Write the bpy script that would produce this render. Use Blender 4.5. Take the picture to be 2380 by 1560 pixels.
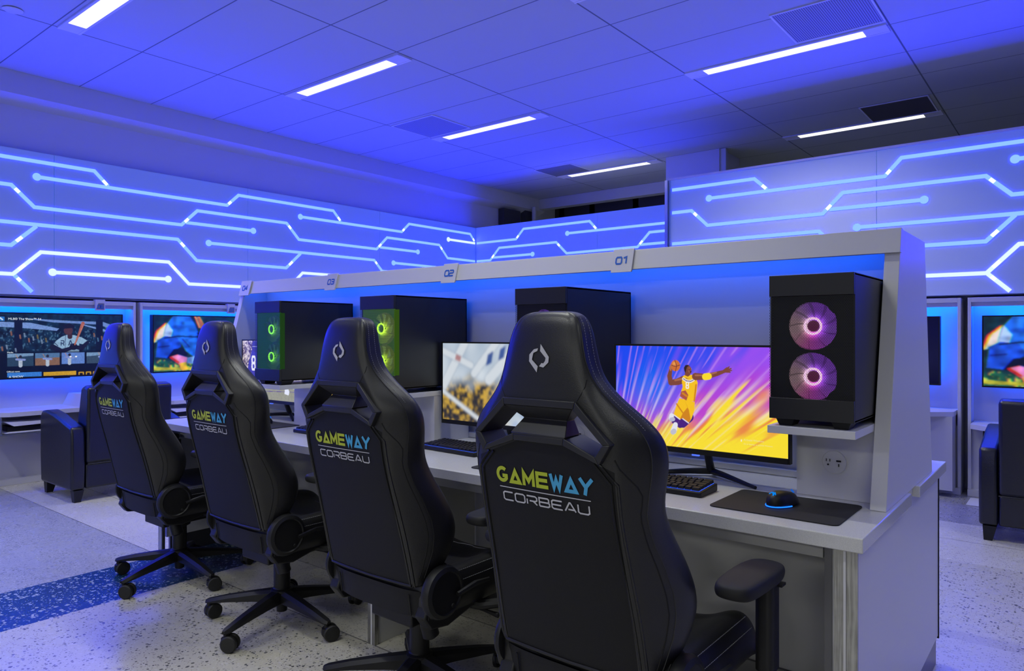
import bpy, bmesh, math, random
import numpy as np
from mathutils import Vector, Matrix
from mathutils.bvhtree import BVHTree

for _o in list(bpy.data.objects): bpy.data.objects.remove(_o)
C = bpy.context.scene.collection
PI = math.pi
rnd = random.Random(7)

# ------------------------------------------------------------------ camera, world, exposure
cam_d = bpy.data.cameras.new('camera'); cam = bpy.data.objects.new('camera', cam_d); C.objects.link(cam)
cam.location = (0, 0, 1.25); cam.rotation_euler = (PI/2, 0, math.radians(38.85))
cam_d.sensor_fit = 'HORIZONTAL'; cam_d.sensor_width = 36; cam_d.lens = 1651.2/2380*36
cam_d.shift_y = -5/2380; cam_d.clip_start = 0.05; cam_d.clip_end = 60
bpy.context.scene.camera = cam
sc = bpy.context.scene
sc.view_settings.view_transform = 'Standard'; sc.view_settings.look = 'None'
sc.view_settings.gamma = 1; sc.view_settings.exposure = 0.0; sc.view_settings.use_curve_mapping = False
w = bpy.data.worlds.new('world'); sc.world = w; w.use_nodes = True
w.node_tree.nodes['Background'].inputs[0].default_value = (0.02, 0.025, 0.05, 1)
w.node_tree.nodes['Background'].inputs[1].default_value = 0.3

# light levels (room lamps and glowing strips, and lamps added behind the camera)
TROFFER = 1.5           # diffuser brightness; each lamp also carries an area light
LAMP_W = 14.0
HALL_W = 175.0  # level of the unseen lamps added behind the camera
TRACE = (0.30, 0.58, 44.0)          # blue LED traces in the wall cladding
TRACE_HI = (0.78, 0.97, 48.0)
HOT = (1.6, 2.0, 48.0)
NICHE = (0.0, 3.4, 46.0)            # azure LED strips in the television alcoves
DESKLED = (0.0, 1.3, 13.0)

CEIL = 3.41
# ------------------------------------------------------------------ materials
MATS = {}
def principled(name, col, rough=0.5, metal=0.0, spec=0.5, coat=0.0, emis=None, estr=1.0):
    if name in MATS: return MATS[name]
    m = bpy.data.materials.new(name); m.use_nodes = True
    b = m.node_tree.nodes['Principled BSDF']
    b.inputs['Base Color'].default_value = (*col, 1); b.inputs['Roughness'].default_value = rough
    b.inputs['Metallic'].default_value = metal; b.inputs['Specular IOR Level'].default_value = spec
    b.inputs['Coat Weight'].default_value = coat
    if emis: b.inputs['Emission Color'].default_value = (*emis, 1); b.inputs['Emission Strength'].default_value = estr
    MATS[name] = m; return m
def emitter(name, col, s=1.0):
    if name in MATS: return MATS[name]
    m = bpy.data.materials.new(name); m.use_nodes = True; nt = m.node_tree
    for n in list(nt.nodes): nt.nodes.remove(n)
    e = nt.nodes.new('ShaderNodeEmission'); o = nt.nodes.new('ShaderNodeOutputMaterial')
    mx = max(col); e.inputs[0].default_value = (*[c/mx for c in col], 1); e.inputs[1].default_value = mx*s
    nt.links.new(e.outputs[0], o.inputs[0]); MATS[name] = m; return m
class NT:
    def __init__(s, m): s.nt = m.node_tree; s.l = s.nt.links; s.b = s.nt.nodes['Principled BSDF']
    def n(s, t, **k):
        x = s.nt.nodes.new(t)
        for a, v in k.items(): setattr(x, a, v)
        return x
    def put(s, v, inp):
        if isinstance(v, (int, float)): inp.default_value = v
        elif isinstance(v, tuple): inp.default_value = (*v, 1) if len(v) == 3 else v
        else: s.l.new(v, inp)
    def math(s, op, a, b=0.0, c=None):
        x = s.n('ShaderNodeMath', operation=op); s.put(a, x.inputs[0]); s.put(b, x.inputs[1])
        if c is not None: s.put(c, x.inputs[2])
        return x.outputs[0]
    def mix(s, f, a, b):
        x = s.n('ShaderNodeMix', data_type='RGBA'); s.put(f, x.inputs[0]); s.put(a, x.inputs[6]); s.put(b, x.inputs[7]); return x.outputs[2]
    def coords(s, kind='Object'):
        t = s.n('ShaderNodeTexCoord'); return t.outputs[kind]
    def sep(s, v):
        x = s.n('ShaderNodeSeparateXYZ'); s.l.new(v, x.inputs[0]); return x.outputs
    def noise(s, v, scale, detail=2, rough=.5):
        x = s.n('ShaderNodeTexNoise'); s.l.new(v, x.inputs['Vector']); x.inputs['Scale'].default_value = scale
        x.inputs['Detail'].default_value = detail; x.inputs['Roughness'].default_value = rough; return x.outputs['Fac']
    def bump(s, h, strength, dist=.002):
        x = s.n('ShaderNodeBump'); x.inputs['Strength'].default_value = strength; x.inputs['Distance'].default_value = dist
        s.l.new(h, x.inputs['Height']); s.l.new(x.outputs[0], s.b.inputs['Normal'])
    def ramp(s, f, a, b):   # smoothstep a..b
        x = s.n('ShaderNodeMapRange', interpolation_type='SMOOTHSTEP'); s.put(f, x.inputs[0]); x.inputs[1].default_value = a; x.inputs[2].default_value = b
        return x.outputs[0]
    def between(s, v, a, b):
        return s.math('MULTIPLY', s.math('GREATER_THAN', v, a), s.math('LESS_THAN', v, b))

def leather(name, col, rough, bs=.25, scale=260, sp=.42):
    m = principled(name, col, rough, spec=sp); t = NT(m); v = t.coords()
    x = t.n('ShaderNodeTexVoronoi'); t.l.new(v, x.inputs['Vector']); x.inputs['Scale'].default_value = scale
    h = t.math('ADD', x.outputs['Distance'], t.math('MULTIPLY', t.noise(v, 9, 2), 1.0))
    t.bump(h, bs, .0012); return m
M_leather = leather('black_leatherette', (.005, .005, .006), .40, .12, 420, .6)
_t = NT(M_leather); _X, _Y, _Z = _t.sep(_t.coords()); _ax = _t.math('ABSOLUTE', _X)
_top = _t.math('SUBTRACT', 1.004, _t.math('MULTIPLY', _t.math('MAXIMUM', 0, _t.math('SUBTRACT', _ax, .066)), .38))
_m = _t.math('MULTIPLY', _t.math('LESS_THAN', _ax, .186), _t.math('MULTIPLY', _t.math('LESS_THAN', _Z, _top), _t.math('GREATER_THAN', _Z, .46)))
_m = _t.math('MULTIPLY', _m, _t.math('LESS_THAN', _Y, -.19))
_t.l.new(_t.math('SUBTRACT', .6, _t.math('MULTIPLY', _m, .32)), M_leather.node_tree.nodes['Principled BSDF'].inputs['Specular IOR Level'])
_t.l.new(_t.math('ADD', .40, _t.math('MULTIPLY', _m, .20)), M_leather.node_tree.nodes['Principled BSDF'].inputs['Roughness'])
M_fabric = leather('black_back_vinyl', (.007, .007, .0075), .6, .2, 500, .30)
M_armleather = leather('armchair_leather', (.003, .004, .009), .32, .3, 120, .6)
M_plastic = principled('black_plastic', (.008, .008, .009), .46, spec=.35)
M_plastic2 = principled('dark_trim_plastic', (.013, .013, .014), .45)
M_rubber = principled('rubber', (.006, .006, .006), .6)
M_metalpc = principled('black_painted_steel', (.008, .008, .010), .42)
M_thread = principled('grey_thread', (.24, .24, .25), .7)
M_white = principled('white_laminate', (.62, .62, .64), .38)
M_panel = principled('white_cladding_panel', (.66, .66, .70), .45)
M_glowpanel = principled('edge_lit_acrylic_panel', (.60, .60, .64), .45, emis=(.0, .24, 1.0), estr=.14)  # weak blue emission added to the panels to help light the ceiling
M_wallp = principled('painted_wall', (.60, .62, .66), .7)
M_soff = principled('painted_soffit', (.58, .60, .64), .7)
M_dark = principled('dark_window_glass', (.006, .006, .008), .2)
M_frame_dark = principled('dark_window_frame', (.05, .05, .055), .5)
M_chrome = principled('polished_metal', (.75, .75, .78), .15, 1)
M_niche_in = principled('alcove_back_panel', (.55, .56, .60), .42)
M_under = principled('grey_laminate', (.50, .50, .49), .5)
M_kick = principled('toe_kick_metal', (.12, .12, .13), .3, .8)
M_lime = principled('lime_embroidery', (.42, .50, .02), .6)
M_cyan = principled('cyan_embroidery', (.06, .36, .62), .6)
M_silver = principled('white_embroidery', (.52, .52, .54), .6)
M_bluenum = principled('blue_numerals', (.02, .12, .50), .5)
M_black = principled('black_gap', (.002, .002, .002), .8)
M_trace = emitter('led_trace', TRACE); M_tracehi = emitter('led_trace_bright', TRACE_HI); M_hot = emitter('led_hotspot', HOT)
M_nled = emitter('alcove_led', NICHE); M_dled = emitter('desk_led', DESKLED)
M_diff = emitter('lamp_diffuser', (1.0, .985, .90), TROFFER)
M_acryl = principled('acrylic', (.8, .85, 1), .08); M_acryl.node_tree.nodes['Principled BSDF'].inputs['Transmission Weight'].default_value = .9
M_cable = principled('cable', (.01, .01, .01), .5)
M_cons = principled('console_shell', (.75, .75, .78), .4)

def stone():
    m = principled('speckled_solid_surface', (.50, .50, .50), .22, coat=.2); t = NT(m); v = t.coords()
    n = t.noise(v, 420, 2, .6); n2 = t.noise(v, 6, 2)
    f = t.ramp(n, .35, .65); c = t.mix(f, (.56, .56, .55), (.63, .63, .62)); t.l.new(c, t.b.inputs['Base Color']); return m
M_stone = stone()
def brushed():
    m = principled('brushed_steel', (.33, .33, .32), .32, .85); t = NT(m); v = t.coords()
    mp = t.n('ShaderNodeMapping'); mp.inputs['Scale'].default_value = (60, 60, 2.5); t.l.new(v, mp.inputs[0])
    n = t.noise(mp.outputs[0], 3, 4, .6); b = t.noise(v, 12, 3)
    c = t.mix(t.ramp(t.math('ADD', n, t.math('MULTIPLY', b, .6)), .5, 1.1), (.20, .20, .19), (.46, .46, .44)); t.l.new(c, t.b.inputs['Base Color']); return m
M_brushed = brushed()

def floor_mat():
    m = principled('terrazzo', (.4, .4, .4), .22, spec=.5, coat=.0); t = NT(m); v = t.coords(); X, Y, Z = t.sep(v)
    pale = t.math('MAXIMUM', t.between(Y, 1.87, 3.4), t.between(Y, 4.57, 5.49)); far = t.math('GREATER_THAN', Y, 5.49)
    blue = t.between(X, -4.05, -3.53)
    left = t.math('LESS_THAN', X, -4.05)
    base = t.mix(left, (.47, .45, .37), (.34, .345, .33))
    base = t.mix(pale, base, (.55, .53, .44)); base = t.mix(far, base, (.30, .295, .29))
    base = t.mix(blue, base, (.003, .034, .095))
    base = t.mix(t.math('LESS_THAN', Y, -1.5), base, (.10, .10, .10))  # unseen floor behind the camera darkened to cut light bounce
    mott = t.noise(v, 2.2, 3); base = t.mix(t.ramp(mott, .2, .8), base, t.mix(.06, base, (.1, .1, .1)))
    def chips(scale, lim, seed, size):
        mp = t.n('ShaderNodeMapping'); mp.inputs['Location'].default_value = (seed, seed*.7, 0); mp.inputs['Scale'].default_value = (1, 1.0, 1)
        wv = t.n('ShaderNodeTexNoise'); wv.inputs['Scale'].default_value = scale*.8; wv.inputs['Detail'].default_value = 1; t.l.new(v, wv.inputs['Vector'])
        av = t.n('ShaderNodeVectorMath', operation='SCALE'); t.l.new(wv.outputs['Color'], av.inputs[0]); av.inputs['Scale'].default_value = .9/scale
        ad = t.n('ShaderNodeVectorMath', operation='ADD'); t.l.new(v, ad.inputs[0]); t.l.new(av.outputs[0], ad.inputs[1]); t.l.new(ad.outputs[0], mp.inputs[0])
        x = t.n('ShaderNodeTexVoronoi', voronoi_dimensions='2D'); x.inputs['Scale'].default_value = scale; t.l.new(mp.outputs[0], x.inputs['Vector'])
        r = t.sep(x.outputs['Color'])
        sz = t.math('MULTIPLY', r[1], size)
        return t.math('MULTIPLY', t.math('LESS_THAN', x.outputs['Distance'], sz), t.math('LESS_THAN', r[0], lim))
    soft = t.math('SUBTRACT', 1, t.math('MULTIPLY', pale, .75))
    dk = t.math('MULTIPLY', chips(72, .26, 3.1, .46), t.math('MULTIPLY', t.math('MULTIPLY', soft, t.math('SUBTRACT', 1, t.math('MULTIPLY', left, .35))), .9))
    dk2 = chips(120, .32, 9.1, .44); lt = chips(90, .35, 5.7, .45); lt2 = chips(48, .42, 11.3, .46)
    notb = t.math('SUBTRACT', 1, blue)
    c = t.mix(t.math('MULTIPLY', dk2, t.math('MULTIPLY', notb, .6)), base, (.10, .10, .095))
    c = t.mix(t.math('MULTIPLY', lt, t.math('MULTIPLY', notb, .55)), c, (.55, .54, .50))
    c = t.mix(t.math('MULTIPLY', dk, notb), c, (.05, .055, .06))
    c = t.mix(t.math('MULTIPLY', lt2, t.math('MULTIPLY', blue, .9)), c, (.38, .42, .40))
    c = t.mix(t.math('MULTIPLY', chips(95, .35, 2.2, .42), t.math('MULTIPLY', blue, .7)), c, (.32, .36, .38))
    lines = None
    for y0 in (1.87, 2.31, 5.03):
        l = t.math('LESS_THAN', t.math('ABSOLUTE', t.math('SUBTRACT', Y, y0)), .0028); lines = l if lines is None else t.math('MAXIMUM', lines, l)
    c = t.mix(t.math('MULTIPLY', lines, .8), c, (.05, .05, .05))
    t.l.new(c, t.b.inputs['Base Color'])
    t.l.new(t.math('ADD', t.math('MULTIPLY', t.noise(v, 3.5, 3), .14), .20), t.b.inputs['Roughness']); return m
M_floor = floor_mat()

def ceiling_mat():
    m = principled('ceiling_tiles', (.74, .76, .80), .8); t = NT(m); v = t.coords(); X, Y, Z = t.sep(v)
    def grid(c, off, p, wd):
        f = t.math('FRACT', t.math('ADD', t.math('DIVIDE', t.math('SUBTRACT', c, off), p), 200.5)); return t.math('LESS_THAN', t.math('ABSOLUTE', t.math('SUBTRACT', f, .5)), wd/p)
    g = t.math('MAXIMUM', grid(X, -1.06, 1.524, .006), grid(Y, 3.69, .612, .0045))
    c = t.mix(g, (.46, .50, .53), (.13, .15, .17))
    n = t.noise(v, 350, 2, .7); c = t.mix(t.ramp(n, .55, .7), c, t.mix(.15, c, (.4, .4, .45)))
    t.l.new(c, t.b.inputs['Base Color']); return m
M_ceil = ceiling_mat()
def vent_mat():
    m = principled('perforated_vent', (.3, .32, .38), .6); t = NT(m); v = t.coords(); X, Y, Z = t.sep(v)
    f = t.math('FRACT', t.math('MULTIPLY', X, 70)); g = t.math('LESS_THAN', f, .45)
    c = t.mix(g, (.36, .38, .45), (.13, .14, .18)); t.l.new(c, t.b.inputs['Base Color']); return m
M_vent = vent_mat()
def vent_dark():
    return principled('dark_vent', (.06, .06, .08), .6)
def perf_mat(name, scale, col, hole):   # perforated sheet: holes are really open
    m = principled(name, col, .45); t = NT(m); nt = t.nt; v = t.coords(); X, Y, Z = t.sep(v)
    # hexagonal dot lattice in x,z
    def lattice(ox, oz):
        fx = t.math('SUBTRACT', t.math('FRACT', t.math('ADD', t.math('MULTIPLY', X, scale), ox)), .5)
        fz = t.math('SUBTRACT', t.math('FRACT', t.math('ADD', t.math('MULTIPLY', Z, scale/1.732), oz)), .5)
        fz = t.math('MULTIPLY', fz, 1.732)
        return t.math('SQRT', t.math('ADD', t.math('MULTIPLY', fx, fx), t.math('MULTIPLY', fz, fz)))
    d = t.math('MINIMUM', lattice(0, 0), lattice(.5, .5)); h = t.math('LESS_THAN', d, hole)
    tr = t.n('ShaderNodeBsdfTransparent'); mx = t.n('ShaderNodeMixShader'); out = nt.nodes['Material Output']
    t.l.new(h, mx.inputs[0]); t.l.new(t.b.outputs[0], mx.inputs[1]); t.l.new(tr.outputs[0], mx.inputs[2]); t.l.new(mx.outputs[0], out.inputs[0]); return m
M_mesh = perf_mat('perforated_front_mesh', 230, (.008, .008, .010), .38)
def scr_mat():
    m = bpy.data.materials.new('lit_screen'); m.use_nodes = True; nt = m.node_tree; b = nt.nodes['Principled BSDF']
    a = nt.nodes.new('ShaderNodeAttribute'); a.attribute_name = 'pic'; nt.links.new(a.outputs['Color'], b.inputs['Emission Color'])
    b.inputs['Emission Strength'].default_value = 1.0; b.inputs['Base Color'].default_value = (.004, .004, .004, 1); b.inputs['Roughness'].default_value = .35
    return m
M_screen = scr_mat()
def fan_mat(name, cols, s):     # translucent blades lit by a ring of coloured diodes: colour turns with the angle
    m = principled(name, (.02, .02, .02), .4); t = NT(m); v = t.coords(); X, Y, Z = t.sep(v)
    r = t.math('SQRT', t.math('ADD', t.math('MULTIPLY', X, X), t.math('MULTIPLY', Z, Z)))
    ang = t.math('MULTIPLY', t.math('ARCTAN2', Z, X), 1/PI)
    c = t.mix(t.ramp(ang, -.9, -.1), cols[0], cols[1]); c = t.mix(t.ramp(t.math('ABSOLUTE', ang), .45, .95), c, cols[2])
    t.l.new(c, t.b.inputs['Emission Color'])
    e = t.math('ADD', .26, t.math('MULTIPLY', 1.5, t.math('POWER', t.math('SUBTRACT', 1.03, t.ramp(r, .012, .050)), 2.2)))
    t.l.new(t.math('MULTIPLY', e, s), t.b.inputs['Emission Strength']); return m

# ------------------------------------------------------------------ geometry helpers
class MB:
    def __init__(s): s.v = []; s.f = []; s.m = []
    def add(s, vs, fs, mi=0):
        o = len(s.v); s.v += [tuple(p) for p in vs]; s.f += [tuple(i+o for i in f) for f in fs]; s.m += [mi]*len(fs); return s
    def box(s, x0, x1, y0, y1, z0, z1, mi=0):
        return s.add([(x0,y0,z0),(x1,y0,z0),(x1,y1,z0),(x0,y1,z0),(x0,y0,z1),(x1,y0,z1),(x1,y1,z1),(x0,y1,z1)],
                     [(0,3,2,1),(4,5,6,7),(0,1,5,4),(1,2,6,5),(2,3,7,6),(3,0,4,7)], mi)
    def prism(s, poly, axis, a, b, mi=0):    # poly in the two other axes (cyclic order)
        n = len(poly)
        def P(p, t):
            return {'x': (t, p[0], p[1]), 'y': (p[0], t, p[1]), 'z': (p[0], p[1], t)}[axis]
        vs = [P(p, a) for p in poly]+[P(p, b) for p in poly]
        fs = [tuple(range(n)), tuple(range(2*n-1, n-1, -1))]+[(i, i+n, (i+1) % n+n, (i+1) % n) for i in range(n)]
        return s.add(vs, fs, mi)
    def tube(s, path, r, n=8, cap=True, closed=False, mi=0):
        path = [Vector(p) for p in path]; rs = r if isinstance(r, (list, tuple)) else [r]*len(path)
        vs = []; up = None
        for i, p in enumerate(path):
            if closed: d = path[(i+1) % len(path)]-path[i-1]
            else: d = path[min(i+1, len(path)-1)]-path[max(i-1, 0)]
            d = d.normalized() if d.length > 1e-9 else Vector((0, 0, 1))
            if up is None: up = Vector((0, 0, 1)) if abs(d.z) < .9 else Vector((1, 0, 0))
            a = d.cross(up).normalized(); b = a.cross(d).normalized(); up = b
            for k in range(n):
                t = 2*PI*k/n; vs.append(p+(a*math.cos(t)+b*math.sin(t))*rs[i])
        L = len(path); fs = []
        for i in range(L if closed else L-1):
            for k in range(n):
                j = (i+1) % L; fs.append((i*n+k, i*n+(k+1) % n, j*n+(k+1) % n, j*n+k))
        if cap and not closed: fs += [tuple(range(n-1, -1, -1)), tuple((L-1)*n+k for k in range(n))]
        return s.add(vs, fs, mi)
    def lathe(s, prof, c, axis='z', n=24, mi=0):   # prof: list of (r, t)
        vs = []
        for r, t in prof:
            for k in range(n):
                a = 2*PI*k/n; x, y = r*math.cos(a), r*math.sin(a)
                vs.append({'z': (c[0]+x, c[1]+y, c[2]+t), 'x': (c[0]+t, c[1]+x, c[2]+y), 'y': (c[0]+x, c[1]+t, c[2]+y)}[axis])
        L = len(prof); fs = []
        for i in range(L-1):
            for k in range(n): fs.append((i*n+k, i*n+(k+1) % n, (i+1)*n+(k+1) % n, (i+1)*n+k))
        fs += [tuple(range(n-1, -1, -1)), tuple((L-1)*n+k for k in range(n))]
        return s.add(vs, fs, mi)
    def mesh(s, name, mats, smooth=35):
        me = bpy.data.meshes.new(name); me.from_pydata(s.v, [], s.f)
        for m in (mats if isinstance(mats, (list, tuple)) else [mats]): me.materials.append(m)
        if any(s.m): me.polygons.foreach_set('material_index', s.m)
        bm = bmesh.new(); bm.from_mesh(me); bmesh.ops.recalc_face_normals(bm, faces=bm.faces); bm.to_mesh(me); bm.free()
        if smooth:
            me.polygons.foreach_set('use_smooth', [True]*len(me.polygons)); me.set_sharp_from_angle(angle=math.radians(smooth))
        return me
    def build(s, name, mats, parent=None, bevel=0, smooth=35, seg=2, loc=None):
        o = bpy.data.objects.new(name, s.mesh(name, mats, smooth)); C.objects.link(o)
        if parent: o.parent = parent
        if loc: o.location = loc
        if bevel:
            b = o.modifiers.new('bevel', 'BEVEL'); b.width = bevel; b.segments = seg; b.limit_method = 'ANGLE'; b.angle_limit = math.radians(38)
            o.data.polygons.foreach_set('use_smooth', [True]*len(o.data.polygons))
            b.harden_normals = False
        return o
def thing(name, label, cat, loc=(0, 0, 0), rz=0, group=None):
    o = bpy.data.objects.new(name, None); C.objects.link(o); o.location = loc; o.rotation_euler = (0, 0, rz)
    o.empty_display_size = .1; o['label'] = label; o['category'] = cat
    if group: o['group'] = group
    return o
def tag(o, label, cat, group=None):
    o['label'] = label; o['category'] = cat
    if group: o['group'] = group
    return o
def struct(o): o['kind'] = 'structure'; return o
def kids(o): return [c for c in bpy.data.objects if c.parent == o]
def dup(root, loc=None, rz=None, label=None, group=None, skip=()):
    tree = {}
    for o in bpy.data.objects:
        if o.parent: tree.setdefault(o.parent.name, []).append(o)
    def rec(o, par):
        c = o.copy(); C.objects.link(c); c.parent = par
        for ch in tree.get(o.name, []):
            if not any(ch.name.startswith(k) for k in skip): rec(ch, c)
        return c
    r = rec(root, None)
    if loc is not None: r.location = loc
    if rz is not None: r.rotation_euler = (0, 0, rz)
    if label: r['label'] = label
    if group: r['group'] = group
    return r

# ribbon strokes in 2-D (mitred polyline of a given width) -> list of quads
def ribbon(pts, wd, closed=False):
    n = len(pts); out = []; P = [Vector((p[0], p[1])) for p in pts]; L = []; R = []
    for i in range(n):
        if closed: a, b, c = P[i-1], P[i], P[(i+1) % n]
        else: a, b, c = P[max(i-1, 0)], P[i], P[min(i+1, n-1)]
        d1 = (b-a) if (b-a).length > 1e-9 else (c-b); d2 = (c-b) if (c-b).length > 1e-9 else (b-a)
        d1 = d1.normalized(); d2 = d2.normalized(); n1 = Vector((-d1.y, d1.x)); n2 = Vector((-d2.y, d2.x)); m = (n1+n2)
        m = m.normalized() if m.length > 1e-6 else n1
        k = wd/2/max(.35, m.dot(n1)); L.append(b+m*k); R.append(b-m*k)
    for i in range(n if closed else n-1):
        j = (i+1) % n; out.append((L[i], R[i], R[j], L[j]))
    return out
# letters: strokes in a unit box
GLY = {
 'C': [[(1,1),(.15,1),(0,.85),(0,.15),(.15,0),(1,0)]], 'O': [[(.15,0),(.85,0),(1,.15),(1,.85),(.85,1),(.15,1),(0,.85),(0,.15),(.15,0)]],
 'R': [[(0,1),(.85,1),(1,.85),(1,.55),(.85,.42),(.25,.42)],[(.6,.42),(1,0)],[(0,.62),(0,0)]], 'B': [[(0,0),(0,1),(.85,1),(.95,.9),(.95,.6),(.85,.5),(0,.5)],[(.85,.5),(1,.4),(1,.12),(.85,0),(0,0)]],
 'E': [[(1,1),(.15,1),(0,.85),(0,.15),(.15,0),(1,0)],[(0,.5),(.9,.5)]], 'A': [[(0,0),(.45,1),(.55,1),(1,0)],[(.3,.22),(.9,.22)]], 'U': [[(0,1),(0,.15),(.15,0),(.85,0),(1,.15),(1,1)]],
 '0': [[(.15,0),(.85,0),(1,.2),(1,.8),(.85,1),(.15,1),(0,.8),(0,.2),(.15,0)]], '1': [[(.1,.85),(.6,1),(.6,0)]], '2': [[(0,1),(.85,1),(1,.85),(1,.62),(.85,.5),(.15,.5),(0,.38),(0,0),(1,0)]],
 '3': [[(0,1),(.85,1),(1,.85),(1,.15),(.85,0),(0,0)],[(.2,.5),(1,.5)]], '4': [[(.75,0),(.75,1),(0,.3),(1,.3)]], '6': [[(1,1),(.15,1),(0,.85),(0,.15),(.15,0),(.85,0),(1,.15),(1,.45),(.85,.55),(0,.55)]],
 '7': [[(0,1),(1,1),(.4,0)]], '9': [[(0,0),(.85,0),(1,.15),(1,.85),(.85,1),(.15,1),(0,.85),(0,.55),(.15,.45),(1,.45)]], '5': [[(1,1),(0,1),(0,.55),(.85,.55),(1,.4),(1,.15),(.85,0),(0,0)]], '8': [[(.15,0),(.85,0),(1,.2),(.9,.5),(1,.8),(.85,1),(.15,1),(0,.8),(.1,.5),(0,.2),(.15,0)],[(.1,.5),(.9,.5)]]}
def arc(cx, cy, r, a0, a1, n): return [(cx+r*math.cos(math.radians(a0+(a1-a0)*i/n)), cy+r*math.sin(math.radians(a0+(a1-a0)*i/n))) for i in range(n+1)]
GW = {'G': [arc(.5,.5,.40,48,335,16), [(.5,.42),(.95,.42)]], 'A': [[(.14,.10),(.5,.80),(.86,.10),(.14,.10)]], 'M': [[(.12,0),(.12,.84),(.5,.30),(.88,.84),(.88,0)]],
      'E': [[(.95,.90),(.12,.90),(.12,.10),(.95,.10)],[(.12,.50),(.90,.50)]], 'W': [[(.08,1),(.30,.16),(.50,.70),(.70,.16),(.92,1)]], 'Y': [[(.06,1),(.46,.48),(.94,1)],[(.50,.52),(.38,0)]]}
def text_quads(txt, x0, z0, wtot, h, th, gly, gap=.18):
    n = len(txt); pitch = wtot/(n-gap/(1+gap)*0 - 0) ; lw = pitch*(1-gap); out = []
    for i, ch in enumerate(txt):
        if ch == ' ': continue
        for st in gly[ch]:
            closed = st[0] == st[-1] and len(st) > 3; pts = st[:-1] if closed else st
            out.append((i, ribbon([(x0+i*pitch+p[0]*lw, z0+p[1]*h) for p in pts], th, closed)))
    return out

# ------------------------------------------------------------------ the room
mb = MB(); mb.add([(-9, -9.2, 0), (6, -9.2, 0), (6, 12, 0), (-9, 12, 0)], [(0, 1, 2, 3)]); struct(mb.build('floor', M_floor, smooth=0))
mb = MB(); mb.box(-9, 6, -9.2, 12, CEIL, CEIL+.05); struct(mb.build('ceiling', M_ceil, smooth=0))
struct(MB().box(-7.4, -7.2, -9, 12, 0, CEIL).build('wall_left', M_wallp, smooth=0))
struct(MB().box(-7.2, -7.0, -9.0, 10.4, 1.56, CEIL).build('trim_5', M_wallp, smooth=0))
struct(MB().box(-7.2, 6, 10.4, 10.6, 0, CEIL).build('wall_back', M_wallp, smooth=0))
M_hall = principled('dark_concourse_wall', (.10, .10, .10), .7)  # unseen walls kept dark to reduce bounce onto the ceiling
struct(MB().box(4.5, 4.6, -9, 12, 0, CEIL).build('wall_right', M_hall, smooth=0))
struct(MB().box(-7.2, 4.6, -9.1, -9.0, 0, CEIL).build('wall_front', M_hall, smooth=0))
# painted soffit along the left wall and across the back
struct(MB().prism([(-7.0, CEIL), (-6.85, CEIL), (-6.85, 3.225), (-7.0, 3.16)][::-1], 'y', -3.5, 9.35).build('trim_1', M_soff, smooth=0))
struct(MB().box(-6.85, 4.5, 9.2, 9.35, 3.25, CEIL-.001).build('trim_2', M_soff, smooth=0))
# dark clerestory windows beyond the partition
mb = MB()
mb.box(-6.99, 4.49, 9.9, 9.93, 2.2, 3.40, 0)
wo = mb.build('window_1', M_dark, smooth=0); struct(wo)
mb = MB()
for x in (-6.9, -6.3, -5.5, -4.75, -3.2, -1.9, -.4): mb.box(x, x+.10, 9.84, 9.9, 2.2, 3.39)
mb.box(-6.99, 4.49, 9.84, 9.9, 3.02, 3.39); mb.build('window_frame', M_frame_dark, wo, smooth=0)
mb = MB(); mb.box(-6.99, -6.88, 8.35, 8.75, 2.3, 3.16); mb.box(-6.99, -6.90, 8.9, 9.1, 2.3, 3.2); struct(mb.build('trim_3', M_frame_dark, smooth=0))
tag(MB().tube([(-6.8, 9.0, 2.2), (-6.8, 9.0, 3.25)], .035, 12).build('pipe', M_wallp), 'thin vertical pipe in the dark corner above the far cladding', 'pipe')
# square column behind the near cladding
o = MB().box(-4.0, -3.32, 7.98, 8.6, 0, CEIL).build('column', M_wallp, smooth=0)
struct(o); o['label'] = 'square white column rising to the ceiling behind the wall cladding'
MB().box(-3.32, -3.25, 8.0, 8.06, 2.0, CEIL-.002).build('corner_strip', M_soff, o, smooth=0)

# ------------------------------------------------------------------ glowing circuit cladding
Hi = 'hi'
LEFT = [ # (points in (y, z), bright, dots at start/end)
 ([(.9,2.71),(2.617,2.71),(2.734,2.592)],0,''), ([(2.168,2.58),(3.887,2.58),(4.016,2.703),(5.227,2.703),(5.333,2.592)],0,'s'),
 ([(.9,2.483),(1.983,2.483),(2.149,2.32),(3.41,2.32),(3.57,2.48),(4.594,2.48),(4.753,2.313),(5.888,2.31),(6.061,2.473),(7.001,2.47),(7.167,2.302),(7.74,2.302)],0,''),
 ([(3.455,2.348),(4.187,2.348)],0,'e'), ([(.9,2.173),(3.372,2.173),(3.564,1.98),(4.588,1.98),(4.778,2.158)],0,''), ([(.9,1.982),(1.982,1.982),(2.165,2.16)],0,''),
 ([(3.689,2.168),(5.849,2.168),(5.977,2.04),(6.4,2.04)],0,'s'), ([(.9,1.743),(1.995,1.743),(2.198,1.943),(3.284,1.943),(3.484,1.741),(4.5,1.741)],1,''),
 ([(2.005,1.734),(2.132,1.60)],0,''), ([(2.287,1.777),(3.279,1.777)],1,'se'), ([(4.774,2.574),(6.311,2.574),(6.44,2.692),(7.635,2.69),(7.73,2.59)],0,'s'),
 ([(7.184,2.565),(7.74,2.565)],1,'s'), ([(5.945,2.338),(6.599,2.338)],0,'e'), ([(6.17,2.158),(6.94,2.158)],0,'s'), ([(4.66,1.80),(4.802,1.938),(5.6,1.938)],1,'')]
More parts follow.
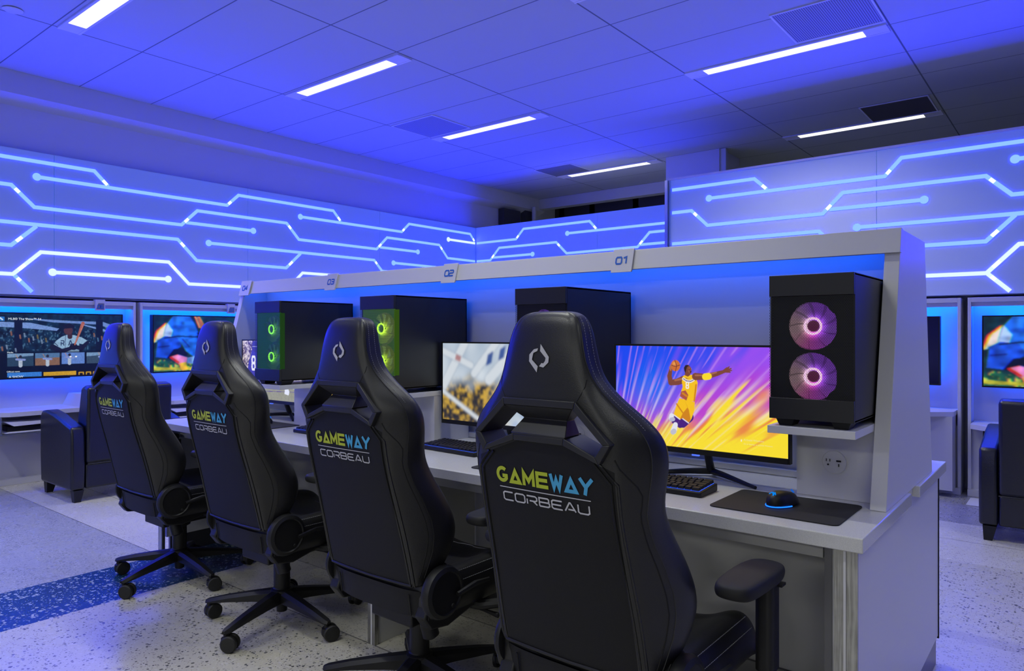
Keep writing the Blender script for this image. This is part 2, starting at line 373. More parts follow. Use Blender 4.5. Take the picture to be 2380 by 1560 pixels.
LEFT = [([(u if u != .9 else -1.3, z) for u, z in pts], b, d) for pts, b, d in LEFT]+[([(u-5.21, z) for u, z in pts if u < 5.0], b, d) for pts, b, d in LEFT if pts[0][0] > 9 and pts[-1][0] < 4.6 and len([p for p in pts if p[0] < 5.0]) > 1]
FAR = [([(-6.91,2.565),(-6.178,2.565),(-6.046,2.697),(-4.966,2.697),(-4.86,2.585)],0,''),
 ([(-6.91,2.302),(-6.65,2.302),(-6.484,2.467),(-5.492,2.467),(-5.325,2.308),(-4.271,2.311),(-4.107,2.477),(-3.3,2.477)],0,''), ([(-6.60,2.336),(-5.888,2.336)],0,'e'),
 ([(-5.313,2.57),(-3.3,2.57)],0,'s'), ([(-4.232,2.336),(-3.3,2.336)],0,''), ([(-6.91,2.0),(-3.3,2.0)],0,'')]
NEAR = [([(-3.19,2.674),(-2.368,2.674),(-2.251,2.562)],0,''), ([(-2.806,2.547),(-1.283,2.547),(-1.16,2.681),(1.6,2.681)],0,'s'),
 ([(-3.19,2.447),(-2.985,2.447),(-2.822,2.289),(-1.769,2.289),(-1.608,2.452),(-.586,2.453),(-.421,2.291),(1.2,2.291)],0,''), ([(-1.715,2.32),(-.999,2.32)],0,'e'),
 ([(-1.495,2.145),(1.6,2.145)],0,'s'), ([(-3.19,2.139),(-1.802,2.139),(-1.63,1.96)],0,''), ([(-1.6,1.953),(-.586,1.953),(-.40,2.137)],0,''),
 ([(-1.6,1.710),(-.581,1.710),(-.378,1.917),(.8,1.917)],1,''), ([(-.573,1.704),(-.433,1.567)],1,''), ([(-.402,2.554),(.7,2.554)],0,'s')]
def cladding(name, label, lines, M, u0, u1, z0, z1, seams, mats_w=.030, grp=None, extra=None):
    """M maps (u, z, out) -> world; out>0 is towards the room"""
    t = thing(name, label, 'wall cladding')
    t['kind'] = 'structure'
    us = [u0]+seams+[u1]
    for a, b in zip(us[:-1], us[1:]):
        mb = MB(); g = .0018
        vs = [M(a+g, z0, 0), M(b-g, z0, 0), M(b-g, z1, 0), M(a+g, z1, 0), M(a+g, z0, -.02), M(b-g, z0, -.02), M(b-g, z1, -.02), M(a+g, z1, -.02)]
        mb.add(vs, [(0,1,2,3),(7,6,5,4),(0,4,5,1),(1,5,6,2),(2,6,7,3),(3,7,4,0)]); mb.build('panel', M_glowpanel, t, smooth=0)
    mb = MB(); mb.add([M(u0, z0, -.022), M(u1, z0, -.022), M(u1, z1-.002, -.022), M(u0, z1-.002, -.022), M(u0, z0, -.05), M(u1, z0, -.05), M(u1, z1-.002, -.05), M(u0, z1-.002, -.05)], [(0,1,2,3),(7,6,5,4),(0,4,5,1),(1,5,6,2),(2,6,7,3),(3,7,4,0)])
    mb.build('backing', M_soff, t, smooth=0)
    for pts, br, dots in lines:
        mb = MB(); th = .004
        def quad(q, mi, o=th):
            vs = [M(p[0], p[1], o) for p in q]+[M(p[0], p[1], 0.0003) for p in q]
            mb.add(vs, [(0,1,2,3),(0,4,5,1),(1,5,6,2),(2,6,7,3),(3,7,4,0)], mi)
        for q in ribbon(pts, mats_w): quad(q, 0)
        for a, b in zip(pts[:-1], pts[1:]):
            if abs(b[1]-a[1]) > .08:        # bright diode showing on every slanted run
                d = Vector((b[0]-a[0], b[1]-a[1])); f = .22 if d.length < .2 else .30
                if b[1] > a[1]: p0, p1 = f-.10, f+.12
                else: p0, p1 = 1-f-.22 if br == 2 else .16, .34
                if len(pts) > 2 and a is pts[-2] and b[1] < a[1]: p0, p1 = .62, .92
                A = (a[0]+d.x*p0, a[1]+d.y*p0); B = (a[0]+d.x*p1, a[1]+d.y*p1)
                for q in ribbon([A, B], mats_w*.86): quad(q, 1, th+.0006)
        for k, e in (('s', pts[0]), ('e', pts[-1])):
            if k in dots:
                c = [(e[0]+.032*math.cos(2*PI*i/20), e[1]+.032*math.sin(2*PI*i/20)) for i in range(20)]
                vs = [M(p[0], p[1], th+.0003) for p in c]+[M(p[0], p[1], .0003) for p in c]
                mb.add(vs, [tuple(range(20))]+[(i, i+20, (i+1) % 20+20, (i+1) % 20) for i in range(20)], 0)
        mb.build('light_trace', [M_tracehi if br else M_trace, M_hot], t, smooth=0)
    return t
XL = -6.93; YF = 7.76; YN = 6.50
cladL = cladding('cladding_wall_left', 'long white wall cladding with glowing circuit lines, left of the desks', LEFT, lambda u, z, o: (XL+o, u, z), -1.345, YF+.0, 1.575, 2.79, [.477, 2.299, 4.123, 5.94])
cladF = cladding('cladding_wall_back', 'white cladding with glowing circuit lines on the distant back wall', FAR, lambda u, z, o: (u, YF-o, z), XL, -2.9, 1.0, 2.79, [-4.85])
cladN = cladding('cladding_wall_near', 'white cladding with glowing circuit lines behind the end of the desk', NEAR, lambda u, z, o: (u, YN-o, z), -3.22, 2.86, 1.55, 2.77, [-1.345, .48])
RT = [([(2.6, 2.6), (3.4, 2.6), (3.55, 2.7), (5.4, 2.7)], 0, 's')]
cladR = cladding('cladding_wall_right', 'white cladding with glowing circuit lines on the right hand partition', RT, lambda u, z, o: (2.90-o, u, z), 2.0, 6.46, 1.575, 2.79, [3.6, 5.2])  # unseen cladding added to throw blue light on the left wall and desk end
struct(MB().box(2.96, 3.05, 2.0, 6.7, 0, 2.78).build('wall_partition_right', M_wallp, smooth=0))  # unseen backing for the added right cladding
MB().box(-3.262, -3.232, YN-.02, YN+.05, 1.0, 2.775).build('metal_edge', M_chrome, cladN, smooth=0)
MB().box(-3.23, -3.205, YN-.012, YN+.03, 1.0, 2.772).build('clear_edge', M_acryl, cladN, smooth=0)
MB().box(-3.22, 4.4, YN-.012, YN+.04, 2.771, 2.79).build('top_rail', M_panel, cladN, smooth=0)
# partition walls that carry the cladding
struct(MB().box(-6.97, -3.26, YF+.055, YF+.12, 0, 2.78).build('wall_partition_back', M_wallp, smooth=0))
struct(MB().box(-3.22, 4.45, YN+.26, YN+.32, 0, 2.765).build('wall_partition_near', M_wallp, smooth=0))
struct(MB().box(-3.22, 4.45, YN+.055, YN+.255, 1.545, 2.765).build('trim_4', M_wallp, smooth=0))
struct(MB().box(-3.30, -3.232, YN+.06, YF+.05, 0, 2.76).build('wall_partition_return', M_wallp, smooth=0))
# ------------------------------------------------------------------ ceiling lamps and vents
def lamp(x, y, label, grp='recessed strip lamps in the ceiling'):
    t = thing('ceiling_light', label, 'lamp', (x, y, CEIL), 0, grp)
    mb = MB(); L, W = .60, .058
    mb.box(-.755, .755, -.075, -W, -.012, -.001); mb.box(-.755, .755, W, .075, -.012, -.001)
    mb.box(-.755, -L, -W, W, -.010, -.001); mb.box(L, .755, -W, W, -.010, -.001); mb.build('frame', principled('lamp_frame', (.7, .72, .76), .5), t, smooth=0)
    MB().prism([(-W, -.001), (W, -.001), (W, -.011), (-W, -.011)], 'x', -L, L).build('diffuser', M_diff, t, smooth=0)
    ld = bpy.data.lights.new('lamp_light', 'AREA'); ld.shape = 'RECTANGLE'; ld.size = 1.19; ld.size_y = .11; ld.energy = LAMP_W; ld.color = (.95, .97, .90); ld.spread = math.radians(118)
    lo = bpy.data.objects.new('lamp_light', ld); C.objects.link(lo); lo.parent = t; lo.location = (0, 0, -.014)
    return t
lamp(-4.88, 1.96, 'strip lamp in the ceiling, cut by the top left edge of the picture')
lamp(-4.88, 3.79, 'strip lamp in the ceiling, second from the left')
lamp(-4.88, 5.64, 'strip lamp in the ceiling beside a pale square vent, middle of the left row')
lamp(-4.88, 8.06, 'small distant strip lamp beside the farthest vent, over the far cladding')
lamp(-1.83, 5.56, 'longest looking strip lamp on the right, under the large ribbed vent')
lamp(-1.83, 8.02, 'strip lamp in the unlit grey part of the ceiling beyond the cladding')
for x, y in ((-1.83, 1.96), (-1.83, 3.79), (-1.83, .1), (1.22, .1), (1.22, 3.79), (-4.88, .1), (-4.88, -1.75), (-1.83, -1.75)):
    lamp(x, y, 'strip lamp in the ceiling outside the picture')
for x in (-3.4, 0, 2.6):      # large unseen lamps added behind the camera for neutral frontal light
    t = thing('concourse_light', 'large square ceiling lamp over the concourse outside the picture', 'lamp', (x, -6.6, CEIL-.02), 0, 'concourse lamps')
    MB().box(-.6, .6, -.6, .6, 0, .015).build('housing', M_wallp, t, smooth=0)
    ld = bpy.data.lights.new('lamp_light', 'AREA'); ld.shape = 'SQUARE'; ld.size = 1.15; ld.energy = HALL_W; ld.color = (.96, .97, .92); ld.spread = math.radians(165)
    lo = bpy.data.objects.new('lamp_light', ld); C.objects.link(lo); lo.parent = t; lo.location = (0, 0, -.003)
def vent(x, y, w_, d_, label, mat):
    t = thing('ceiling_vent', label, 'vent', (x, y, CEIL), 0, 'square vents in the ceiling')
    mb = MB(); mb.box(-w_/2, w_/2, -d_/2, d_/2, -.006, -.001); mb.build('grille', mat, t, smooth=0)
    mb = MB(); e = .012
    mb.box(-w_/2-e, w_/2+e, -d_/2-e, -d_/2, -.009, -.001); mb.box(-w_/2-e, w_/2+e, d_/2, d_/2+e, -.009, -.001); mb.box(-w_/2-e, -w_/2, -d_/2, d_/2, -.009, -.001); mb.box(w_/2, w_/2+e, -d_/2, d_/2, -.009, -.001)
    mb.build('frame', principled('lamp_frame', (.7, .72, .76), .5), t, smooth=0)
vent(-5.31, 5.245, .58, .54, 'pale perforated vent beside the middle strip lamp', M_vent)
vent(-1.365, 5.14, .58, .56, 'large ribbed vent at the upper right above the longest strip lamp', M_vent)
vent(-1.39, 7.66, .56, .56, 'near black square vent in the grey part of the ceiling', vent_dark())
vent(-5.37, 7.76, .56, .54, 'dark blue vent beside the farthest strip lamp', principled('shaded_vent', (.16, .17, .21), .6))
tag(MB().lathe([(.05, 0), (.06, -.006), (.05, -.012), (.001, -.013)], (-5.56, 1.60, CEIL), n=28).build('smoke_detector', M_wallp), 'round white ceiling disc cut by the top left corner of the picture', 'detector')

# ------------------------------------------------------------------ television alcoves
def text_mesh(body, size, name, mat, M, parent, th=.0006):
    cu = bpy.data.curves.new(name, 'FONT'); cu.body = body; cu.size = size; cu.extrude = 0
    ob = bpy.data.objects.new(name, cu); C.objects.link(ob)
    dg = bpy.context.evaluated_depsgraph_get(); me = bpy.data.meshes.new_from_object(ob.evaluated_get(dg))
    bpy.data.objects.remove(ob)
    me.transform(M) if isinstance(M, Matrix) else None
    if not isinstance(M, Matrix):
        for v in me.vertices: v.co = M(v.co.x, v.co.y)
    me.materials.clear(); me.materials.append(mat)
    o = bpy.data.objects.new(name, me); C.objects.link(o); o.parent = parent; return o

def alcove(F, u0, u1, label, number, zlo, zhi, ztop=1.54, side=1, tagpos=.78, raised=True, grp='television alcoves along the walls'):
    """F(u, out, z) -> world. Box frame, lit back panel, stepped counter, number tag."""
    t = thing('television_alcove', label, 'alcove', (0, 0, 0), 0, grp)
    def fbox(mb, ua, ub, oa, ob, za, zb, mi=0):
        c = [F(ua,oa,za),F(ub,oa,za),F(ub,ob,za),F(ua,ob,za),F(ua,oa,zb),F(ub,oa,zb),F(ub,ob,zb),F(ua,ob,zb)]
        mb.add(c, [(0,3,2,1),(4,5,6,7),(0,1,5,4),(1,2,6,5),(2,3,7,6),(3,0,4,7)], mi)
    f = .022; D = .24; o1 = .03
    mb = MB(); fbox(mb, u0, u0+f, -D, o1, .05, ztop); fbox(mb, u1-f, u1, -D, o1, .05, ztop); fbox(mb, u0+f, u1-f, -D, o1, ztop-f-.014, ztop)
    mb.build('frame', M_white, t, bevel=.002)
    mb = MB(); fbox(mb, u0+f, u1-f, -.17, -.14, .05, ztop-f-.015); mb.build('back_panel', M_niche_in, t, smooth=0)
    mb = MB(); fbox(mb, u0+f+.01, u1-f-.01, -.060, -.045, ztop-f-.034, ztop-f-.016)
    uc = (u0+u1)/2
    for ua, ub, za, zb in ((uc-.42, uc+.42, 1.36, 1.37), (uc-.42, uc+.42, .91, .92), (uc-.43, uc-.42, .91, 1.37), (uc+.42, uc+.43, .91, 1.37)): fbox(mb, ua, ub, -.085, -.075, za, zb)
    mb.build('light_strip', M_nled, t, smooth=0)
    mb = MB(); fbox(mb, u0+f, u1-f, -.018, -.0, ztop-f-.045, ztop-f-.0145); mb.build('valance', M_white, t, smooth=0)
    # lower front and plinth
    mb = MB(); fbox(mb, u0+f, u1-f, -.138, -.01, .05, zlo-.04); mb.build('lower_panel', M_white, t, smooth=0)
    mb = MB(); fbox(mb, u0, u1, -.2, .045, .0005, .05); mb.build('plinth', M_white, t, smooth=0)
    # counter : lower shelf with chamfered end, slanted step, raised shelf
    um = u0+(u1-u0)*(.60 if side > 0 else .40)
    def prof(za, zb, s):   # (u, z) outline of the folded shelf
        h = .035
        if s > 0: top = [(u0+.03, za), (um-.05, za), (um, zb), (u1-.03, zb)]
        else: top = [(u0+.03, zb), (um, zb), (um+.05, za), (u1-.03, za)]
        k = h*.9
        if s > 0: bot = [(u1-.03, zb-h), (um+k*.55, zb-h), (um-.05+k*.55, za-h), (u0+.03, za-h)]
        else: bot = [(u1-.03, za-h), (um+.05-k*.55, za-h), (um-k*.55, zb-h), (u0+.03, zb-h)]
        return top, bot
    top, bot = prof(zlo, zhi, side); n = 4
    dep = .30
    mb = MB()
    def dd(u): return dep-.14*max(0, 1-abs(u-u0-.03)/.16)-.14*max(0, 1-abs(u1-.03-u)/.16)
    cols = []
    tl = sorted(set([top[0][0], u0+.19, u1-.19]+[p[0] for p in top]))
    def zat(poly, u):
        poly = sorted(poly)
        for (a, za), (b, zb) in zip(poly[:-1], poly[1:]):
            if a-1e-9 <= u <= b+1e-9: return za+(zb-za)*((u-a)/(b-a) if b > a else 0)
        return poly[-1][1]
    vs = []
    for u in tl:
        zt = zat(top, u); zb_ = zat(bot, u)
        vs += [F(u, -.138, zt), F(u, dd(u), zt), F(u, dd(u), zb_), F(u, -.138, zb_)]
    fs = []
    for i in range(len(tl)-1):
        for k in range(4): fs.append((i*4+k, i*4+(k+1) % 4, (i+1)*4+(k+1) % 4, (i+1)*4+k))
    fs += [(0,1,2,3), tuple(len(vs)-4+k for k in (3,2,1,0))]
    mb.add(vs, fs); mb.build('counter', M_white, t, smooth=0)
    # perforated cabinet under the raised part
    if raised:
        ua, ub = (um+.03, u1-.035) if side > 0 else (u0+.035, um-.03)
        mb = MB(); fbox(mb, ua, ub, -.009, .20, .05, zhi-.036); mb.build('cabinet', M_under, t, smooth=0)
    # hanging number tag
    ut = u0+(u1-u0)*tagpos
    mb = MB(); fbox(mb, ut-.04, ut+.04, .031, .055, ztop-.085, ztop+.012); fbox(mb, ut-.04, ut+.04, .0, .031, ztop+.001, ztop+.012); tg = mb.build('number_tag', M_white, t, bevel=.0015)
    mb = MB(); c = [F(ut-.018, .0565, ztop-.02), F(ut+.031, .0565, ztop-.02), F(ut+.031, .0565, ztop-.075), F(ut-.036, .0565, ztop-.075)]
    mb.add(c, [(0,1,2,3)]); mb.build('grey_field', principled('grey_field', (.2, .2, .22), .5), tg, smooth=0)
    mb = MB()
    for _, qs in text_quads(number, ut-.024, ztop-.066, .052, .030, .0075, GLY):
        for q in qs: mb.add([F(p[0], .0572, p[1]) for p in q], [(0,1,2,3)])
    mb.build('number', M_bluenum, tg, smooth=0)
    return t
FL = lambda u, o, z: (XL+o, u, z)
FN = lambda u, o, z: (u, YN-o, z)
alcove(FL, -1.0, .30, 'left wall alcove nearest the concourse, outside the picture', '04', .62, .72, tagpos=.75)
alcove(FL, .34, 1.66, 'left wall alcove just outside the left edge of the picture', '05', .62, .72, tagpos=.75)
alcove(FL, 1.70, 2.965, 'left wall alcove tagged 06 with a baseball game on its television', '06', .62, .72, tagpos=.75)
alcove(FL, 3.005, 4.20, 'left wall alcove tagged 07 between the alcove 06 and the desk', '07', .62, .72, tagpos=.755)
alcove(FL, 4.24, 5.43, 'left wall alcove hidden behind the desk partition', '08', .62, .72, tagpos=.75)
alcove(FN, -.70, .50, 'right wall alcove with a bright sports picture behind the black armchair', '10', .565, .65, ztop=1.525, side=1, raised=False, tagpos=.8)
alcove(FN, -1.94, -.745, 'right wall alcove with a dark television right beside the desk end', '09', .565, .65, ztop=1.525, side=1, tagpos=.3)

# ------------------------------------------------------------------ pictures for screens (colours computed per vertex)
class Pic:
    def __init__(s, W, H, asp):
        s.W, s.H = W, H; u, v = np.meshgrid(np.linspace(0, asp, W), np.linspace(0, 1, H)); s.u, s.v = u, v; s.c = np.zeros((H, W, 3)); s.asp = asp
    def mask(s, m, col, a=1.0):
        m = np.clip(m, 0, 1)[..., None]*a; s.c = s.c*(1-m)+np.array(col)*m
    def poly(s, pts, col, a=1.0):
        inside = np.zeros(s.u.shape, bool); n = len(pts)
        for i in range(n):
            x1, y1 = pts[i]; x2, y2 = pts[(i+1) % n]
            if y1 == y2: continue
            cond = ((y1 > s.v) != (y2 > s.v)) & (s.u < (x2-x1)*(s.v-y1)/(y2-y1)+x1); inside ^= cond
        s.mask(inside.astype(float), col, a)
    def line(s, pts, wd, col, a=1.0):
        ws = wd if isinstance(wd, (list, tuple)) else [wd]*len(pts)
        for i in range(len(pts)-1):
            (x1, y1), (x2, y2) = pts[i], pts[i+1]; dx, dy = x2-x1, y2-y1; L = dx*dx+dy*dy+1e-12
            t = np.clip(((s.u-x1)*dx+(s.v-y1)*dy)/L, 0, 1); d = np.hypot(s.u-x1-t*dx, s.v-y1-t*dy); r = (ws[i]+(ws[i+1]-ws[i])*t)/2
            s.mask((d < r).astype(float), col, a)
    def disc(s, x, y, rx, ry, col, a=1.0, soft=0):
        d = np.hypot((s.u-x)/rx, (s.v-y)/ry)
        s.mask(np.clip((1-d)/max(soft, 1e-6), 0, 1) if soft else (d < 1).astype(float), col, a)
    def noise(s, fx, fy, seed, u=None, v=None):
        r = np.random.RandomState(seed); u = s.u*fx if u is None else u; v = s.v*fy if v is None else v
        g = r.rand(256, 256); iu = np.floor(u).astype(int); iv = np.floor(v).astype(int); fu = u-iu; fv = v-iv
        fu = fu*fu*(3-2*fu); fv = fv*fv*(3-2*fv)
        G = lambda a, b: g[a % 256, b % 256]
        return (G(iu, iv)*(1-fu)+G(iu+1, iv)*fu)*(1-fv)+(G(iu, iv+1)*(1-fu)+G(iu+1, iv+1)*fu)*fv
    def blur(s, n, k=1):
        for _ in range(k):
            for ax in (0, 1):
                c = np.pad(s.c, [(n, n) if a == ax else (0, 0) for a in range(3)], mode='edge'); L = s.c.shape[ax]
                s.c = sum(np.take(c, np.arange(i, i+L), axis=ax) for i in range(2*n+1))/(2*n+1)
        return s
    def grade(s, gain, gamma):
        s.c = np.clip(s.c, 0, 1)**gamma*gain; return s
    def fringe(s, n):
        s.c[..., 0] = np.roll(s.c[..., 0], -n, 1); s.c[..., 2] = np.roll(s.c[..., 2], n, 1); return s
    def obj(s, name, origin, ud, vd, w_, h_, parent):
        if s.W >= 800:
            H2, W2 = s.H//2, s.W//2; q = s.c[:H2*2, :W2*2].reshape(H2, 2, W2, 2, 3).mean((1, 3)); s.c = q; s.W, s.H = W2, H2; s.u, s.v = np.meshgrid(np.linspace(0, s.asp, W2), np.linspace(0, 1, H2))
        o0 = np.array(origin); U = np.array(ud)*w_; V = np.array(vd)*h_
        vv = o0+(s.u[..., None]/s.asp)*U+s.v[..., None]*V; W, H = s.W, s.H
        i = np.arange(H-1)[:, None]*W+np.arange(W-1)[None, :]
        f = np.stack([i, i+1, i+W+1, i+W], -1).reshape(-1, 4)
        me = bpy.data.meshes.new(name); me.vertices.add(W*H); me.vertices.foreach_set('co', vv.reshape(-1).astype(np.float32))
        me.loops.add(f.size); me.loops.foreach_set('vertex_index', f.reshape(-1).astype(np.int32)); me.polygons.add(len(f))
        me.polygons.foreach_set('loop_start', np.arange(0, f.size, 4, dtype=np.int32)); me.update(calc_edges=True)
        at = me.attributes.new('pic', 'FLOAT_COLOR', 'POINT'); at.data.foreach_set('color', np.concatenate([s.c, np.ones((H, W, 1))], -1).reshape(-1).astype(np.float32))
        me.materials.append(M_screen); o = bpy.data.objects.new(name, me); C.objects.link(o); o.parent = parent; return o
def lerp(a, b, t): return np.array(a)*(1-t[..., None])+np.array(b)*t[..., None]
def sstep(a, b, x): t = np.clip((x-a)/(b-a), 0, 1); return t*t*(3-2*t)

def pic_basket():
    w_, h_ = .597, .337; k = 1/h_; p = Pic(920, 520, w_*k)
    ox, oy = -.20, -1.05; ang = np.arctan2(p.v-oy, p.u-ox); r = np.hypot(p.u-ox, p.v-oy)
    n1 = p.noise(0, 0, 1, ang*34, r*2.2); n2 = p.noise(0, 0, 2, ang*75+r*1.0, r*3.5); n3 = p.noise(0, 0, 3, ang*20, r*5.0)
    g = p.v + (p.u/p.asp-.5)*-.42 + (n1-.5)*.22        # 0 bottom right .. 1 top left
    c = lerp((.01, .06, .85), (.30, .07, .85), sstep(.35, .95, p.u/p.asp*.9+(n1-.5)*.5+.10))
    c = c*1.0; mag = sstep(.78, .42, g)
    c = c*(1-mag[..., None])+np.array((.48, .05, .62))*mag[..., None]
    ora = sstep(.46, .26, g+(n3-.5)*.18); c = c*(1-ora[..., None])+np.array((.80, .22, .06))*ora[..., None]
    yel = sstep(.42, .10, g-(n2-.5)*.55); c = c*(1-yel[..., None])+np.array((.93, .72, .03))*yel[..., None]
    blu = np.exp(-(((p.u-.42)/.24)**2+((p.v-.55)/.28)**2)); c = c*(1-.75*blu[..., None])+np.array((0, .16, .9))*.75*blu[..., None]
    # pale wedge shaped beams
    ph = ang*17.0; fr = ph-np.floor(ph); wedge = np.clip(1-np.abs(fr-.5)*2/(.30+.35*sstep(1.2, 2.4, r)), 0, 1)
    env = sstep(.15, .45, g+.25*(n3-.5))*(.35+.65*n3); pale = wedge*env*sstep(.98, .55, p.v+.1*(n1-.5))
    pc_ = lerp((.48, .14, .80), (.80, .70, .88), sstep(.85, .40, p.v+(n3-.5)*.2)); c = c*(1-.8*pale[..., None])+pc_*.8*pale[..., None]
    ph2 = ang*29+.3; fr2 = ph2-np.floor(ph2); st = np.clip(1-np.abs(fr2-.5)*5, 0, 1)*sstep(.42, .7, n2)*.6
    c = c*(1-st[..., None])+lerp((.9, .75, .35), (.55, .25, .85), sstep(.2, .6, g))*st[..., None]
    p.c = np.clip(c, 0, 1)
    def S(l): return [((a-.008)*k, (b-.014)*k) for a, b in l]
    skin = (.20, .055, .035); sk2 = (.42, .15, .07); yl = (.90, .52, .01); yd = (.62, .22, .008); pu = (.06, .01, .20); wh = (.75, .75, .85)
    # far arm with the ball, stretched arm, legs, kit
    p.line(S([(.264,.240),(.244,.232),(.219,.228)]), [.075, .066, .055], skin); p.line(S([(.219,.228),(.214,.250),(.219,.272)]), [.055, .05, .035], skin)
    p.line(S([(.264,.243),(.235,.237)]), .02, sk2, .8)
    x, y = S([(.236, .286)])[0]; p.disc(x, y, .050, .056, (.60, .15, .03)); p.disc(x-.014, y+.02, .026, .026, (.85, .38, .10), .8, .8)
    p.line([(x-.05, y+.005), (x, y-.01), (x+.05, y+.008)], .006, (.12, .02, .02)); p.line([(x-.008, y+.055), (x+.012, y), (x, y-.055)], .006, (.12, .02, .02))
    for q in ((.2155, .280), (.219, .287)): p.line(S([(.219, .270), q]), .016, sk2)
    p.line(S([(.262,.130),(.240,.112),(.234,.100)]), [.11, .09, .07], pu); p.line(S([(.282,.118),(.262,.094),(.252,.088)]), [.11, .085, .06], pu)
    p.line(S([(.222,.117),(.221,.106)]), .05, wh); p.line(S([(.221,.104),(.228,.106)]), .04, (.45,.45,.6)); p.line(S([(.236,.088),(.229,.066)]), [.05, .062], wh); p.line(S([(.231,.066),(.226,.062)]), .05, (.5,.5,.6))
    p.poly(S([(.250,.178),(.305,.168),(.302,.136),(.293,.112),(.283,.097),(.262,.110),(.252,.108),(.229,.121),(.238,.150)]), yl)
    p.poly(S([(.268,.172),(.280,.150),(.262,.128),(.252,.108),(.262,.110),(.283,.097),(.290,.110),(.284,.140)]), yd); p.line(S([(.240,.158),(.262,.130)]), .014, yd); p.line(S([(.229,.121),(.252,.107)]), .010, wh); p.line(S([(.262,.110),(.283,.097)]), .010, wh)
    p.poly(S([(.262,.250),(.272,.257),(.281,.254),(.290,.255),(.304,.259),(.310,.244),(.315,.232),(.311,.204),(.305,.170),(.275,.170),(.252,.184),(.256,.200),(.262,.216),(.259,.232)]), yl)
    p.poly(S([(.256,.200),(.272,.205),(.282,.190),(.275,.171),(.252,.184)]), (.40, .08, .05)); p.line(S([(.262,.195),(.276,.186)]), .02, yd); p.line(S([(.309,.225),(.303,.172)]), .016, yd)
    p.line(S([(.264,.243),(.275,.236),(.290,.235),(.300,.240)]), .026, (.82, .80, .78), .9); p.line(S([(.2645,.243),(.275,.2365),(.290,.2355),(.299,.240)]), .010, pu, .8)
    for st in GLY['8']: p.line(S([(.274+q[0]*.009, .212+q[1]*.020) for q in st]), .010, (.85, .85, .85))
    p.line(S([(.307,.252),(.343,.2525),(.381,.264),(.404,.272)]), [.072, .056, .044, .03], skin); p.line(S([(.307,.256),(.343,.257),(.378,.268)]), .016, sk2, .8); p.line(S([(.341,.2525),(.352,.2545)]), .066, (.93, .68, .02))
    for q in ((.413,.284),(.421,.287),(.427,.282),(.4285,.276),(.424,.270)): p.line(S([(.404,.273), q]), [.030, .012], skin)
    p.line(S([(.279,.262),(.279,.252)]), .055, skin); p.line(S([(.268,.252),(.281,.247),(.292,.255)]), .018, yl)
    p.poly(S([(.267,.272),(.269,.283),(.276,.289),(.285,.288),(.291,.281),(.2935,.274),(.292,.268),(.293,.264),(.288,.259),(.277,.259),(.270,.263)]), skin)
    p.poly(S([(.268,.270),(.266,.279),(.271,.288),(.279,.290),(.285,.288),(.277,.282),(.274,.272),(.272,.262)]), (.02, .008, .012)); p.line(S([(.285,.279),(.292,.2765)]), .012, sk2, .8); p.line(S([(.283,.270),(.286,.265)]), .010, sk2, .7); p.line(S([(.2885,.266),(.292,.2675)]), .010, (.03, 0, .02)); p.line(S([(.2865,.2765),(.290,.277)]), .006, (.02, .01, .02))
    p.line(S([(.4605, .0545), (.4605, .0580)]), .012, (.9, .9, .95), .6)
    return p
def pic_city():    # plain blurred street and leaves; the masked figure of the photo is left out
    p = Pic(300, 170, 1.77); n = p.noise(6, 5, 4); n2 = p.noise(22, 18, 5); n3 = p.noise(45, 38, 8)
    p.c = lerp((.50, .60, .72), (.80, .86, .92), n)
    m = sstep(.62, .35, p.v+(n-.5)*.2)*sstep(1.25, .7, p.u); p.c = p.c*(1-m[..., None])+lerp((.05, .05, .07), (.75, .50, .10), sstep(.35, .75, n2*.6+n3*.4))*m[..., None]
    for a, b, wd in (((0, .42), (.42, 1.05), .12), ((0, .37), (.75, -.02), .05), ((.55, .62), (.95, 1.05), .10), ((.8, .55), (1.4, 1.1), .13), ((1.1, .25), (1.8, .9), .14), ((0, .9), (.5, .72), .08)):
        p.line([a, b], wd+.03, (.45, .52, .62), .5); p.line([a, b], wd, (.80, .85, .90), .9)
    for x, y in ((.78, .86), (.98, .93), (1.12, .78), (1.35, .62), (1.5, .95), (1.62, .7)): p.poly([(x, y), (x+.09, y+.05), (x+.06, y-.1), (x-.03, y-.14)], (.03, .10, .38), .9)
    p.poly([(.24, .86), (.33, .83), (.31, .76), (.22, .79)], (.45, .10, .10), .7)
    m = sstep(.5, .8, p.noise(9, 8, 12)); p.mask(m*sstep(.9, 1.6, p.u)*.6, (.05, .25, .75))
    p.blur(2, 2); p.grade(.85, 1.2)
    return p
